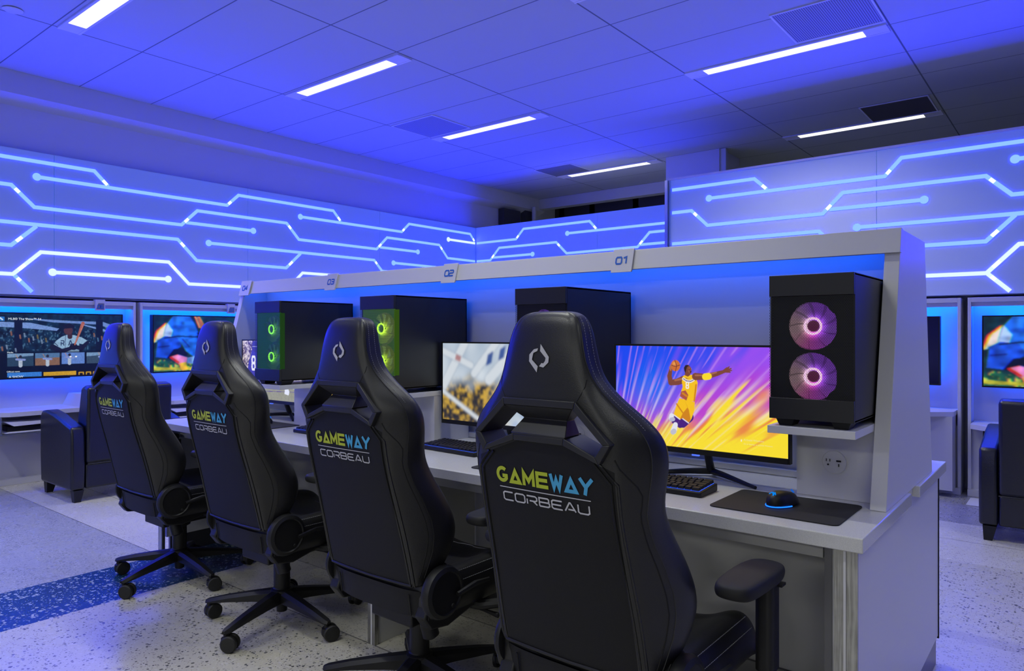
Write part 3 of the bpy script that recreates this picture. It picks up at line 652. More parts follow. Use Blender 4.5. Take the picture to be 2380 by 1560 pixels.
def pic_football():
    p = Pic(260, 150, 1.77); n = p.noise(60, 45, 3); n2 = p.noise(28, 22, 4)
    p.c = lerp((.07, .04, .10), (.75, .66, .66), sstep(.35, .75, n*.6+n2*.4))
    m = sstep(.36, .33, p.v-.03*np.sin(p.u*2)); p.c = p.c*(1-m[..., None])+(np.array((.30, .30, .20))*(1+.25*(n-.5)[..., None]))*m[..., None]
    p.line([(0, .30), (1.8, .20)], .012, (.75, .75, .70)); p.line([(0, .12), (1.8, .17)], .010, (.10, .06, .25))
    p.poly([(.10, .30), (.20, .62), (.30, .84), (.46, .86), (.62, .80), (.66, .45), (.56, .28)], (.05, .04, .35)); p.disc(.40, .90, .10, .10, (.04, .03, .22)); p.line([(.32, .90), (.50, .90)], .012, (.6, .6, .75))
    for st in GLY['8']: p.line([(.30+q[0]*.10, .50+q[1]*.22) for q in st], .042, (.80, .80, .92))
    p.poly([(.22, .30), (.50, .33), (.56, .06), (.44, -.02), (.26, .0)], (.62, .62, .75)); p.line([(.28, .26), (.30, .02)], .02, (.15, .08, .4)); p.line([(.60, .75), (.74, .55), (.70, .42)], .07, (.12, .05, .04))
    p.poly([(1.28, .12), (1.30, .24), (1.36, .26), (1.42, .16), (1.40, .10)], (.75, .78, .88)); p.disc(1.33, .28, .02, .025, (.08, .05, .15)); p.poly([(.95, .27), (1.2, .30), (1.22, .26)], (.5, .5, .48)); p.disc(1.1, .285, .02, .02, (.55, .08, .05))
    return p
def pic_runner():    # blurred sprinter with split colours
    p = Pic(300, 170, 1.77); n = p.noise(7, 6, 9); n2 = p.noise(26, 30, 10)
    p.c = lerp((.004, .03, .06), (.01, .09, .10), n)
    m = sstep(.20, .10, p.v+(n-.5)*.1); p.c = p.c*(1-m[..., None])+lerp((.02, .16, .10), (.60, .62, .12), sstep(.45, .8, n2))*m[..., None]
    p.line([(0, .05), (1.77, .02)], .05, (.55, .50, .03), .8)
    B = (.02, .12, .72); B2 = (.03, .22, .90); D = (.0, .01, .05)
    for k, (dx, col) in enumerate(((-.05, (.75, .10, .03)), (-.035, (.9, .6, .08)), (-.015, (.8, .75, .8)))):
        p.poly([(.02+dx, .52), (.10+dx, .74), (.26+dx, .88), (.26, .60)], col, .85)
    p.poly([(.16, .60), (.22, .86), (.34, 1.02), (.62, 1.02), (.72, .86), (.80, .66), (.62, .58)], B2); p.poly([(.16, .60), (.24, .88), (.34, .74), (.30, .60)], (.55, .70, .95), .8)
    p.poly([(.02, .26), (.06, .56), (.20, .64), (.50, .60), (.46, .44), (.34, .36), (.22, .24)], B); p.poly([(.40, .62), (.74, .64), (.86, .44), (.92, .26), (.74, .22), (.56, .36)], B2); p.poly([(.22, .24), (.34, .40), (.52, .42), (.60, .30), (.46, .18)], D)
    p.line([(.18, .60), (.42, .635), (.76, .62)], .018, D); p.line([(.5, .58), (.62, .44)], .02, (.01, .04, .4)); p.line([(.08, .44), (.26, .46)], .02, (.01, .04, .4)); p.disc(.42, .8, .16, .05, (.01, .07, .5), .7, .6)
    p.poly([(.60, .24), (.90, .30), (.96, .14), (.80, .10), (.58, .14)], (.20, .42, .95)); p.poly([(.28, .26), (.42, .30), (.60, .24), (.58, .12), (.46, .10)], (.80, .30, .62)); p.poly([(.44, .14), (.56, .16), (.62, .02), (.50, .0)], (.92, .62, .04)); p.line([(.30, .25), (.42, .16)], .03, (.8, .05, .05))
    p.poly([(.74, .96), (.82, 1.02), (.96, .78), (.92, .66)], (.48, .20, .08)); p.line([(.74, 1.0), (.82, .80)], .025, (.85, .45, .2)); p.poly([(.76, .70), (.92, .72), (.95, .62), (.80, .58)], (.01, .02, .05)); p.line([(.90, .56), (1.06, .40)], .07, (.55, .65, .70)); p.line([(1.0, .48), (1.12, .34)], .03, (.05, .08, .1))
    for x in np.linspace(1.2, 1.7, 5): p.line([(x, .9), (x+.05, .2)], .02, (.02, .10, .14), .7)
    nn = (p.noise(14, 16, 31)-.5)[..., None]; p.c = np.clip(p.c*(1+.9*nn), 0, 1); p.fringe(2); p.blur(1, 3); p.grade(.95, 1.25)
    return p
def pic_baseball():
    w_, h_ = 1.0, .555; k = 1/h_; p = Pic(880, 490, w_*k); y0, z0 = 1.865, .869
    def S(l): return [((a-y0)*k, (b-z0)*k) for a, b in l]
    n = p.noise(55, 42, 3); n2 = p.noise(24, 20, 4)
    p.c = lerp((.002, .008, .018), (.010, .05, .10), n2)
    cr = sstep(.62, .85, n*.75+n2*.3)*sstep(.40, .44, p.v)*sstep(.78, .72, p.v-.08*n2); p.mask(cr*.55, (.12, .25, .38))
    p.poly(S([(1.865,1.352),(2.12,1.345),(2.34,1.295),(2.32,1.275),(2.05,1.30),(1.865,1.31)]), (.20, .32, .62)); p.poly(S([(2.05,1.385),(2.3,1.35),(2.65,1.335),(2.86,1.27),(2.86,1.30),(2.7,1.36),(2.45,1.365)]), (.17, .28, .58)); p.poly(S([(2.5,1.345),(2.86,1.25),(2.86,1.225),(2.55,1.32)]), (.2, .32, .62))
    for x in (2.0, 2.64): p.poly(S([(x,.95),(x,1.38),(x+.06,1.38),(x+.06,.95)]), (.004, .012, .03))
    for i in range(30):
        x = 1.88+.97*((i*37) % 30)/30; y = 1.12+.16*((i*17) % 11)/11
        if not 2.26 < x < 2.6: p.line(S([(x, y), (x+.004, y-.028)]), .022, ((.10,.22,.35),(.30,.14,.08),(.22,.30,.42),(.20,.16,.05))[i % 4], .8)
    J = (.30, .46, .62); JD = (.02, .04, .10)
    p.poly(S([(2.285,1.135),(2.315,1.185),(2.36,1.222),(2.40,1.238),(2.46,1.236),(2.52,1.215),(2.56,1.19),(2.59,1.165),(2.54,1.15),(2.50,1.16),(2.50,1.05),(2.33,1.05),(2.335,1.13)]), J)
    p.line(S([(2.39,1.232),(2.385,1.06)]), .007, JD); p.line(S([(2.30,1.17),(2.33,1.14)]), .012, JD)
    p.line(S([(2.29,1.13),(2.36,1.09),(2.44,1.12)]), [.085,.075,.055], (.012,.015,.035)); p.line(S([(2.57,1.17),(2.52,1.115),(2.46,1.13)]), [.05,.075,.06], (.012,.015,.035)); p.disc(*S([(2.455,1.13)])[0], .06, .055, (.008,.01,.02))
    p.line(S([(2.465,1.15),(2.50,1.25),(2.532,1.345)]), [.022,.034,.052], (.42,.14,.09)); p.line(S([(2.47,1.17),(2.535,1.33)]), .008, (.6,.3,.2), .7)
    p.line(S([(2.425,1.245),(2.425,1.22)]), .07, (.06,.03,.03)); p.disc(*S([(2.412,1.278)])[0], .065, .07, (.10,.045,.045)); p.poly(S([(2.37,1.285),(2.375,1.33),(2.42,1.345),(2.46,1.325),(2.465,1.292),(2.44,1.30),(2.385,1.295)]), (.01,.012,.03))
    for st in GLY['R']: p.line(S([(2.355+q[0]*.022, 1.145+q[1]*.042) for q in st]), .014, JD)
    for st in GLY['A']: p.line(S([(2.415+q[0]*.03, 1.145+q[1]*.042) for q in st]), .014, JD)
    m = sstep(.43, .37, p.v+.0*n); p.mask(m*.93, (.001, .006, .016))
    T = [((1.95,.967),(2.142,1.077),0),((2.155,.968),(2.343,1.077),1),((2.359,.975),(2.545,1.077),2),((2.562,.974),(2.75,1.075),3)]
    for (a, b), (c, d), ty in T:
        p.poly(S([(a,b),(c,b),(c,d),(a,d)]), ((.03,.07,.12),(.26,.15,.09),(.14,.26,.60),(.05,.09,.14))[ty])
        if ty in (0, 3): p.poly(S([(a,d-.035),(c,d-.02),(c,d),(a,d)]), (.2,.33,.5))
        if ty == 1: p.poly(S([(a,d-.045),(c,d-.04),(c,d),(a,d)]), (.10,.20,.36))
        mx = (a+c)/2+(.0,.0,-.03,.04)[ty]; p.line(S([(mx,b+.004),(mx,b+.05)]), .05, (.45,.52,.62)); p.line(S([(mx-.03,b+.06),(mx+.03,b+.055)]), .03, (.25,.32,.62)); p.disc(*S([(mx,b+.082)])[0], .02, .024, (.03,.03,.05)); p.line(S([(mx-.02,b+.07),(mx-.035,b+.1)]), .008, (.5,.3,.2))
        if ty == 2:
            for q in (2.43, 2.475): p.disc(*S([(q,1.04)])[0], .016, .012, (.9,.92,.95))
    p.poly(S([(1.95,.875),(2.204,.873),(2.204,.913),(1.95,.913)]), (.05,.22,.62)); p.poly(S([(2.218,.875),(2.475,.873),(2.475,.91),(2.218,.908)]), (.60,.36,.01)); p.poly(S([(2.485,.875),(2.84,.873),(2.84,.905),(2.485,.905)]), (.004,.004,.006))
    for i, x in enumerate((2.50,2.56,2.62,2.68,2.74,2.80)): p.line(S([(x,.876),(x,.894),(x+.035,.894),(x+.035,.876)]), .018, (.55,.33,.01))
    p.poly(S([(1.868,1.36),(1.93,1.358),(1.93,1.395),(1.868,1.395)]), (.03,.20,.55)); p.line(S([(1.885,1.368),(1.90,1.385),(1.915,1.37)]), .02, (.6,.75,.9))
    nn = (p.noise(90, 70, 21)-.5)[..., None]; p.c = np.clip(p.c*(1+.3*nn), 0, 1); p.blur(1, 1); p.grade(.95, 1.12)
    return p
def television(F, u0, u1, z0, z1, label, pic, grp='wall mounted televisions'):
    t = thing('television', label, 'television', (0, 0, 0), 0, grp)
    def fbox(mb, ua, ub, oa, ob, za, zb):
        c = [F(ua,oa,za),F(ub,oa,za),F(ub,ob,za),F(ua,ob,za),F(ua,oa,zb),F(ub,oa,zb),F(ub,ob,zb),F(ua,ob,zb)]
        mb.add(c, [(0,3,2,1),(4,5,6,7),(0,1,5,4),(1,2,6,5),(2,3,7,6),(3,0,4,7)])
    b = .010
    mb = MB(); fbox(mb, u0, u1, -.057, .002, z0, z1); mb.build('housing', M_plastic, t, smooth=0)
    mb = MB(); fbox(mb, u0, u0+b, .0021, .006, z0, z1); fbox(mb, u1-b, u1, .0021, .006, z0, z1); fbox(mb, u0+b, u1-b, .0021, .006, z0, z0+b*1.3); fbox(mb, u0+b, u1-b, .0021, .006, z1-b, z1); mb.build('bezel', M_plastic, t, smooth=0)
    o = F(u0+b, .0032, z0+b*1.3); U = Vector(F(1, 0, 0))-Vector(F(0, 0, 0))
    if pic: pic.obj('screen', o, tuple(U), (0, 0, 1), u1-u0-2*b, z1-z0-b*2.3, t)
    else:
        mb = MB(); fbox(mb, u0+b, u1-b, .0022, .0030, z0+b*1.3, z1-b); mb.build('screen', principled('blank_screen', (.002, .002, .004), .15, emis=(.0, .0, .012)), t, smooth=0)
    mb = MB(); um = (u0+u1)/2; fbox(mb, um-.06, um+.06, -.03, .004, z0-.008, z0); mb.build('sensor_bar', M_plastic, t, smooth=0)
    return t
tvA = television(FL, 1.862, 2.86, .868, 1.425, 'wall television showing a baseball game menu, above the left counter', pic_baseball())
WT = emitter('screen_text', (.75, .85, .95), 1.0)
def tvtext(s, y, z, size): text_mesh(s, size, 'screen_text', WT, lambda a, b: (XL+.0040, y+a, z+b), tvA)
tvtext('MLB\u00ae The Show\u2122 24', 1.96, 1.362, .026); tvtext('Media', 1.953, 1.086, .018); tvtext('Official news', 1.95, .926, .018); tvtext('A SHOW', 1.965, .879, .026); tvtext('Health / Safety', 2.66, .91, .018)
runner = pic_runner()
television(FL, 3.130, 4.13, .868, 1.428, 'wall television with a blurred blue runner, between the two left gaming chairs', runner)
television(FL, 4.37, 5.31, .868, 1.428, 'wall television hidden behind the tower computers', None)
television(FN, -.61, .37, .838, 1.386, 'wall television with a blurred blue runner, cut by the right edge of the picture', runner)
television(FN, -1.83, -.888, .838, 1.386, 'switched off wall television half hidden by the desk end panel', None)

# consoles in clear holders under the counters
def console(F, u0, label):
    t = thing('game_console', label, 'game console', (0, 0, 0), 0, 'game consoles under the counters')
    def hexa(mb, pts_uz, oa, ob):
        n = len(pts_uz); vs = [F(u, oa, z) for u, z in pts_uz]+[F(u, ob, z) for u, z in pts_uz]
        mb.add(vs, [tuple(range(n)), tuple(range(2*n-1, n-1, -1))]+[(i, i+n, (i+1) % n+n, (i+1) % n) for i in range(n)])
    mb = MB(); hexa(mb, [(u0+.02,.468),(u0+.34,.468),(u0+.34,.505),(u0+.03,.500)], .03, .26); mb.build('core', M_plastic, t)
    mb = MB(); hexa(mb, [(u0,.545),(u0+.06,.508),(u0+.37,.516),(u0+.37,.540),(u0+.2,.538)], .02, .29); mb.build('upper_shell', M_cons, t)
    mb = MB(); hexa(mb, [(u0+.0,.455),(u0+.37,.455),(u0+.37,.462),(u0+.03,.464)], .02, .29); mb.build('lower_shell', M_cons, t)
    h = thing('console_holder', 'clear box around the '+label.split(' in the')[0], 'holder', (0, 0, 0), 0, 'clear console holders')
    mb = MB()
    for (a, b, oa, ob, za, zb) in ((u0-.03,u0+.42,0.0,.30,.438,.444),(u0-.03,u0-.024,0.0,.30,.444,.583),(u0+.414,u0+.42,0.0,.30,.444,.583)):
        c = [F(a,oa,za),F(b,oa,za),F(b,ob,za),F(a,ob,za),F(a,oa,zb),F(b,oa,zb),F(b,ob,zb),F(a,ob,zb)]
        mb.add(c, [(0,3,2,1),(4,5,6,7),(0,1,5,4),(1,2,6,5),(2,3,7,6),(3,0,4,7)])
    mb.build('holder_shell', M_acryl, h, smooth=0)
console(FL, 1.86, 'white console under the counter 06 in the clear holder at the left edge')
console(FL, 3.16, 'white console under the counter 07, between the gaming chairs')
tag(MB().box(-.67, -.50, 6.09, 6.37, .001, .006).build('floor_box', M_white, smooth=0), 'white flat plate on the floor in front of the right alcove', 'plate')
tag(MB().box(-.60, -.545, 6.455, 6.468, .46, .515).build('socket', M_plastic, smooth=0), 'small black socket under the right counter', 'socket')

# ------------------------------------------------------------------ club armchairs
def armchair(label, loc, rz):
    """local: front is +y, x to the right, origin at centre of footprint; 0.82 wide, 0.64 deep"""
    t = thing('club_armchair', label, 'armchair', loc, rz, 'black club armchairs')
    def arm(sx):
        xa, xb = sx*.318, sx*.415; prof = [(-.30,.09),(.31,.09),(.325,.30),(.325,.60),(.29,.645),(.20,.655),(.05,.635),(-.12,.595),(-.29,.555),(-.305,.50),(-.31,.3)]
        mb = MB(); mb.prism(prof, 'x', min(xa, xb), max(xa, xb)); mb.build('arm', M_armleather, t, bevel=.018, seg=3)
    arm(1); arm(-1)
    mb = MB(); mb.prism([(-.32,.28),(-.12,.28),(-.14,.60),(-.20,.84),(-.26,.86),(-.335,.845),(-.325,.60)], 'x', -.314, .314); mb.build('backrest', M_armleather, t, bevel=.022, seg=3)
    mb = MB(); mb.box(-.314, .314, -.30, .29, .095, .275); mb.build('seat_base', M_armleather, t, bevel=.012)
    mb = MB(); mb.box(-.312, .312, -.11, .32, .28, .42); mb.build('seat_cushion', M_armleather, t, bevel=.035, seg=3)
    mb = MB(); mb.tube([(-.312, -.325, .28), (.312, -.325, .28)], .004, 6); mb.build('piping', M_armleather, t)
    for sx in (1, -1):
        for y in (-.265, .27):
            mb = MB(); x = sx*.36; s = 1 if y > 0 else -1
            a = [(x-.035, y-.035), (x+.035, y-.035), (x+.035, y+.035), (x-.035, y+.035)]; b = [(x-.022+sx*.008, y-.022+s*.008), (x+.022+sx*.008, y-.022+s*.008), (x+.022+sx*.008, y+.022+s*.008), (x-.022+sx*.008, y+.022+s*.008)]
            mb.add([(*p, .0885) for p in a]+[(*p, .0) for p in b], [(0,1,2,3),(7,6,5,4),(0,4,5,1),(1,5,6,2),(2,6,7,3),(3,7,4,0)]); mb.build('leg', M_plastic, t, smooth=0)
    return t
armchair('black leather club armchair on the left, facing the wall television with the baseball game', (-6.08, 2.44, 0), PI/2)
armchair('black leather club armchair at the right edge, seen from behind beside the desk', (-.085, 5.44, 0), 0)

# ------------------------------------------------------------------ the gaming desk island
desk = thing('gaming_desk', 'long white four seat gaming desk with a lit hutch over the computers', 'desk')
XD0, XD1 = -4.06, -.41
mb = MB(); mb.prism([(XD0,1.84),(XD1,1.84),(XD1,2.457),(XD1-.022,2.457),(XD1-.022,2.593),(XD1,2.593),(XD1,3.155),(XD0,3.155)], 'z', .723, .760)
mb.build('worktop', M_stone, desk, bevel=.003)
mb = MB(); mb.box(-.468, -.4335, 1.875, 3.12, .10, .7225); mb.box(-.4335, -.4325, 2.458, 2.592, .72, .7599); mb.build('end_panel', M_white, desk, smooth=0)
mb = MB(); mb.box(-4.056, -4.030, 1.90, 3.12, .10, .7225); mb.build('end_panel', M_white, desk, smooth=0)
mb = MB(); mb.box(-.466, -.437, 1.90, 3.10, .0005, .0995); mb.build('toe_kick', M_kick, desk, smooth=0)
mb = MB(); mb.box(-4.053, -4.033, 1.92, 3.10, .0005, .0995); mb.build('toe_kick', M_kick, desk, smooth=0)
mb = MB(); mb.box(-.462, -.43, 3.121, 3.127, .09, .72); mb.build('edge_strip', M_black, desk, smooth=0)
def post_set(x, mirrored=False):
    s = -1 if mirrored else 1
    for a, b, mat in ((-.513,-.495,M_kick),(-.494,-.483,M_under),(-.482,-.4595,M_brushed),(-.459,-.4535,M_white),(-.453,-.4275,M_brushed)):
        xa, xb = sorted((x+s*(a+.42), x+s*(b+.42))); y0 = 1.866 if mat is M_brushed else (1.862 if mat is M_white else 1.90)
        MB().box(xa, xb, y0, 1.874 if y0 < 1.87 else 1.93, .0005, .7225).build('support_post', mat, desk, smooth=0)
post_set(-.42)
for xp in (-2.25, -4.06):
    for a, b, mat in ((.0, .018, M_brushed), (.0185, .0245, M_white), (.025, .043, M_brushed)):
        MB().box(xp+a, xp+b, 1.866, 1.884, .0005, .7225).build('support_post', mat, desk, smooth=0)
mb = MB(); mb.box(-2.245, -2.212, 1.885, 2.47, .0005, .7225); mb.build('partition', M_under, desk, smooth=0)
mb = MB(); mb.box(-3.98, -.52, 2.505, 2.545, .0005, .7225); mb.build('modesty_panel', M_under, desk, smooth=0)
mb = MB(); mb.box(-3.98, -.52, 2.49, 2.5045, .0005, .09); mb.build('baseboard', M_kick, desk, smooth=0)
mb = MB()
for a, b in ((-3.98, -2.26), (-2.20, -.98), (-.978, -.53)): mb.box(a, b, 1.95, 1.97, .665, .7225)
mb.build('apron', M_under, desk, smooth=0)
# spine wall, sloping side frames, beam
mb = MB(); mb.box(-3.98, -.4635, 2.50, 2.56, .7605, 1.555); mb.build('hutch_back', M_white, desk, smooth=0)
mb = MB(); mb.box(-3.98, -.4635, 2.475, 2.4995, .7605, .785); mb.build('cable_ledge', M_white, desk, bevel=.004)
fr = [(2.153,.7603),(2.906,.7603),(2.757,1.56),(2.363,1.56)]
mb = MB(); mb.prism(fr, 'x', -.463, -.4215); mb.build('side_frame', M_white, desk, bevel=.0015)
mb = MB(); mb.prism(fr, 'x', -4.02, -3.981); mb.build('side_frame', M_white, desk, bevel=.0015)
def yb(z): return 2.153+(z-.76)*(.210/.80)
mb = MB(); mb.prism([(yb(1.488)-.012,1.488),(yb(1.488)+.012,1.488),(yb(1.562)+.012,1.562),(yb(1.562)-.012,1.562)], 'x', -4.022, -.4195); bm_ = mb.build('beam', M_white, desk, bevel=.001)
mb = MB(); mb.box(-3.98, -.4635, 2.372, 2.757, 1.543, 1.5585); mb.build('top_board', M_white, desk, smooth=0)
mb = MB(); mb.box(-3.95, -.49, 2.385, 2.40, 1.525, 1.5425); mb.build('light_strip', M_dled, desk, smooth=0)
# numbered plates clipped on the beam
for xr, num in ((-1.304, '01'), (-2.201, '02'), (-3.068, '03'), (-3.897, '04')):
    xl = xr-.088 if num != '04' else xr-.108
    ya, yb_ = yb(1.478)-.0125, yb(1.568)-.0125
    def FY(z): return ya+(yb_-ya)*(z-1.478)/.09
    mb = MB(); mb.prism([(ya-.008,1.478),(ya,1.478),(yb_,1.568),(yb_-.008,1.568)], 'x', xl, xr); pl = mb.build('number_plate', M_white, desk, bevel=.0008)
    mb = MB()
    for _, qs in text_quads(num, (xl+xr)/2-.0265, 1.511, .058, .025, .0064, GLY):
        for q in qs: mb.add([(p[0], FY(p[1])-.0088, p[1]) for p in q], [(0,1,2,3)])
    mb.build('numerals', M_bluenum, pl, smooth=0)
# shelf, supporting box with power outlets for every station
SHX = [(-.690,-.4638), (-1.600,-1.378), (-2.480,-2.246), (-3.312,-3.074)]
for i, (a, b) in enumerate(SHX):
    mb = MB(); mb.box(a-.002, b, 2.0, 2.4995, .972, .993); mb.build('shelf', M_white, desk, bevel=.001)
    x1 = b-.001; mb = MB()
    mb.box(a+.005, a+.025, 2.24, 2.474, .7605, .9715); mb.box(a+.025, x1, 2.24, 2.258, .7605, .9715); mb.box(x1-.018, x1, 2.258, 2.285, .7605, .9715); mb.box(x1-.018, x1, 2.285, 2.474, .945, .9715); mb.box(x1-.020, x1-.008, 2.285, 2.474, .7605, .945)
    bx = mb.build('shelf_support', M_white, desk, smooth=0)
    cx, cz = (a+b)/2, .868
    MB().lathe([(.0005, .0), (.032, -.0005), (.034, -.002), (.0345, 0.0)][::-1], (cx, 2.2395, cz), 'y', 40).build('power_outlet', principled('outlet_cover', (.62, .62, .64), .32), bx)
    mb = MB()
    for dx in (-.023, -.013): mb.box(cx+dx, cx+dx+.0018, 2.2365, 2.2385, cz+.001, cz+.009)
    mb.lathe([(.0026, 0), (.0026, .002)], (cx-.0172, 2.2365, cz-.008), 'y', 12)
    mb.box(cx+.006, cx+.019, 2.2365, 2.2385, cz+.002, cz+.0065); mb.box(cx+.0115, cx+.0138, 2.2365, 2.2385, cz-.012, cz-.004); mb.build('outlet_slots', M_black, bx, smooth=0)

# ------------------------------------------------------------------ tower computers
def tower(loc, label, kind):
    t = thing('tower_computer', label, 'computer', loc, 0, 'tower computers on the shelves')
    W, D, z0, H = .110, .45, .020, .397
    mb = MB(); mb.box(-W, W, .012, D, z0, z0+.006); mb.box(-W, W, .012, D, z0+H-.006, z0+H); mb.box(-W, -W+.004, .012, D, z0+.006, z0+H-.006); mb.box(-W, W, D-.005, D, z0+.006, z0+H-.006); mb.box(-W+.004, W-.004, .075, .08, z0+.006, z0+H-.006)
    mb.build('case', M_metalpc, t, smooth=0)
    mb = MB(); mb.box(W-.004, W, .012, D-.0, z0+.002, z0+H-.002); mb.build('side_panel', M_metalpc, t, smooth=0)
    mb = MB(); mb.box(-W, W, 0, .0115, z0+H-.058, z0+H); mb.build('upper_band', M_plastic2, t, bevel=.001)
    mb = MB(); mb.box(-W, W, 0, .0115, z0, z0+.058); mb.build('lower_band', M_plastic2, t, bevel=.001)
    mb = MB(); mb.add([(-W, .002, z0+.058), (W, .002, z0+.058), (W, .002, z0+H-.058), (-W, .002, z0+H-.058), (W-.001, .0115, z0+.058), (W-.001, .0115, z0+H-.058)], [(0, 1, 2, 3)]); mb.build('front_mesh', M_mesh, t, smooth=0)
    # inner plate with two round openings
    zc = [z0+H/2+.058, z0+H/2-.080]; Rr = .0655; mb = MB(); n = 48
    mid = (zc[0]+zc[1])/2
    def shape(cz, ext):  # plate quads round one opening
        ring = []; outer = []
        for k in range(n):
            a = 2*PI*k/n; r = Rr*(1 if abs(math.cos(a)) < .95 else .95/abs(math.cos(a)))*(.955 if .56 < math.sin(a)*(1 if cz > mid else -1) < .74 else 1.0); ring.append((r*math.cos(a)+.001, max(ext[0], cz+r*math.sin(a))))
            s = 1/max(abs(math.cos(a)), abs(math.sin(a))); outer.append((max(-W+.004, min(W-.004, .105*s*math.cos(a))), max(ext[0], min(ext[1], cz+.105*s*math.sin(a)))))
        vs = [(p[0], .016, p[1]) for p in ring]+[(p[0], .016, p[1]) for p in outer]; mb.add(vs, [(k, (k+1) % n, (k+1) % n+n, k+n) for k in range(n)])
    shape(zc[0], (mid, z0+H-.058)); shape(zc[1], (z0+.058, mid)); cols, ringc, s, kn = kind
    if kn in ('pink', 'violet'): mb.build('inner_plate', M_black, t, smooth=0)
    else:
        g = emitter('interior_glow_'+kn, (.012, .085, .018) if kn == 'green' else (.05, .13, .015)); mb = MB(); mb.add([(-W+.005, .070, z0+.03), (W-.005, .070, z0+.03), (W-.005, .070, z0+H-.03), (-W+.005, .070, z0+H-.03), (-W+.005, .013, z0+.03), (-W+.005, .013, z0+H-.03)], [(0,1,2,3), (4,0,3,5)]); mb.build('lit_interior', g, t, smooth=0)  # emissive sheets imitate fan light falling on the case interior
        mb = MB(); mb.box(W+.0002, W+.0008, .003, .030, z0+.060, z0+H-.060); mb.build('side_vent', emitter('side_glow_'+kn, (.012, .045, .010) if kn == 'green' else (.03, .075, .008)), t, smooth=0)  # emissive strip imitates fan glow showing through the side mesh
    for c in zc:
        f = bpy.data.objects.new('fan', MB().lathe([(.0155, 0), (.0155, -.012), (.012, -.014), (.001, -.014)], (0, 0, 0), 'y', 28).mesh('fan_hub', principled('fan_hub_'+kn, (.02, .02, .02), .4, emis=tuple(.15*q for q in cols[0])))); C.objects.link(f); f.parent = t; f.location = (.0, .040, c)
        mb = MB(); nb = 9
        for k in range(nb):
            a0 = 2*PI*k/nb; vs = []; N = 6
            for j in range(N+1):
                r = .017+(.064-.017)*j/N
                for i in range(4):
                    a = a0+.10+.30*j/N+i*(.60/3); vs.append((r*math.cos(a), -.012+.010*i/3, r*math.sin(a)))
            mb.add(vs, [(j*4+i, j*4+i+1, (j+1)*4+i+1, (j+1)*4+i) for j in range(N) for i in range(3)])
        mb.build('fan_blades', fan_mat('blade_glow_'+label[:4]+kind[3], cols, s), f)
        mb = MB(); mb.tube([(.0215*math.cos(2*PI*k/32), -.015, .0215*math.sin(2*PI*k/32)) for k in range(32)], .0032, 8, closed=True); mb.build('light_ring', emitter('fan_ring_'+kind[3], ringc), f)
        mb = MB(); mb.add([(.070*math.cos(2*PI*k/32), .006, .070*math.sin(2*PI*k/32)) for k in range(32)], [tuple(range(32))]); mb.build('rear_diffuser', fan_mat('diffuser_glow_'+kind[3], cols, s*.55), f)
    for x in (-W+.012, W-.062):
        for y in (.02, D-.09): 
            mb = MB(); mb.add([(x, y, z0-.0005), (x+.05, y, z0-.0005), (x+.05, y+.07, z0-.0005), (x, y+.07, z0-.0005), (x+.008, y+.004, .0), (x+.042, y+.004, .0), (x+.042, y+.06, .0), (x+.008, y+.06, .0)], [(0,1,2,3),(7,6,5,4),(0,4,5,1),(1,5,6,2),(2,6,7,3),(3,7,4,0)]); mb.build('foot', M_plastic, t, smooth=0)
    return t
PINK = (((.72, .03, .36), (.24, .05, .60), (.42, .26, .30)), (2.0, 1.0, 1.7), 2.3, 'pink')
VIOL = (((.5, .10, .9), (.28, .10, .95), (.5, .2, .8)), (1.8, 1.0, 3.0), 1.3, 'violet')
LIME = (((.35, .75, .05), (.55, .85, .03), (.10, .45, .12)), (1.2, 2.6, .10), 1.2, 'lime')
GREEN = (((.08, .45, .06), (.12, .50, .05), (.04, .28, .10)), (.5, 2.0, .12), .9, 'green')
TY = 2.002
tower((-.5775, TY, .9935), 'black tower computer with two pink glowing fans on the rightmost shelf', PINK)
tower((-1.489, TY, .9935), 'black tower computer behind the nearest chair, one violet fan showing', VIOL)
tower((-2.3565, TY, .9935), 'black tower computer with lime fans behind the second nearest chair', LIME)
tower((-3.190, TY, .9935), 'leftmost black tower computer with two small green rings, farthest along the desk', GREEN)

# ------------------------------------------------------------------ monitors
def monitor(xl, y, label, pic):
    wd, h_ = .612, .361; z0 = .852
    t = thing('monitor', label, 'monitor', (xl, y, 0), 0, 'monitors on the desk')
    mb = MB(); mb.box(0, wd, .003, .020, z0, z0+h_); mb.prism([(.08, .020), (wd-.08, .020), (wd-.14, .048), (.14, .048)], 'z', z0+.05, z0+.26); mb.build('housing', M_plastic, t, smooth=0)
    mb = MB(); b = .0065; mb.box(0, b, 0, .0028, z0, z0+h_); mb.box(wd-b, wd, 0, .0028, z0, z0+h_); mb.box(b, wd-b, 0, .0028, z0+h_-b, z0+h_); mb.box(b, wd-b, -.003, .0028, z0, z0+.0175); mb.build('bezel', M_plastic, t, smooth=0)
    pic.obj('screen', (b, .0020, z0+.0175), (1, 0, 0), (0, 0, 1), wd-2*b, h_-.0175-b, t)
    mb = MB(); cx = wd/2; mb.tube([(cx, .050, z0+.14), (cx, .085, z0+.06), (cx, .105, z0-.02), (cx, .125, .785)], [.018, .016, .013, .014], 10)
    mb.build('stand_neck', M_plastic, t)
    mb = MB()
    for s in (-1, 1): mb.tube([(cx, .130, .778), (cx+s*.06, .095, .776), (cx+s*.195, .015, .7655)], [.012, .010, .0055], 8)
    mb.tube([(cx, .130, .778), (cx, .165, .767)], [.012, .006], 8); mb.build('stand_base', M_plastic, t)
    mb = MB(); mb.box(cx-.012, cx+.012, .001, .010, z0-.006, z0-.001); mb.build('power_light', emitter('power_light', (.1, .2, 1.5)), t, smooth=0)
    return t
m1 = monitor(-1.304, 2.20, 'monitor showing a leaping basketball player in yellow, nearest station', pic_basket())
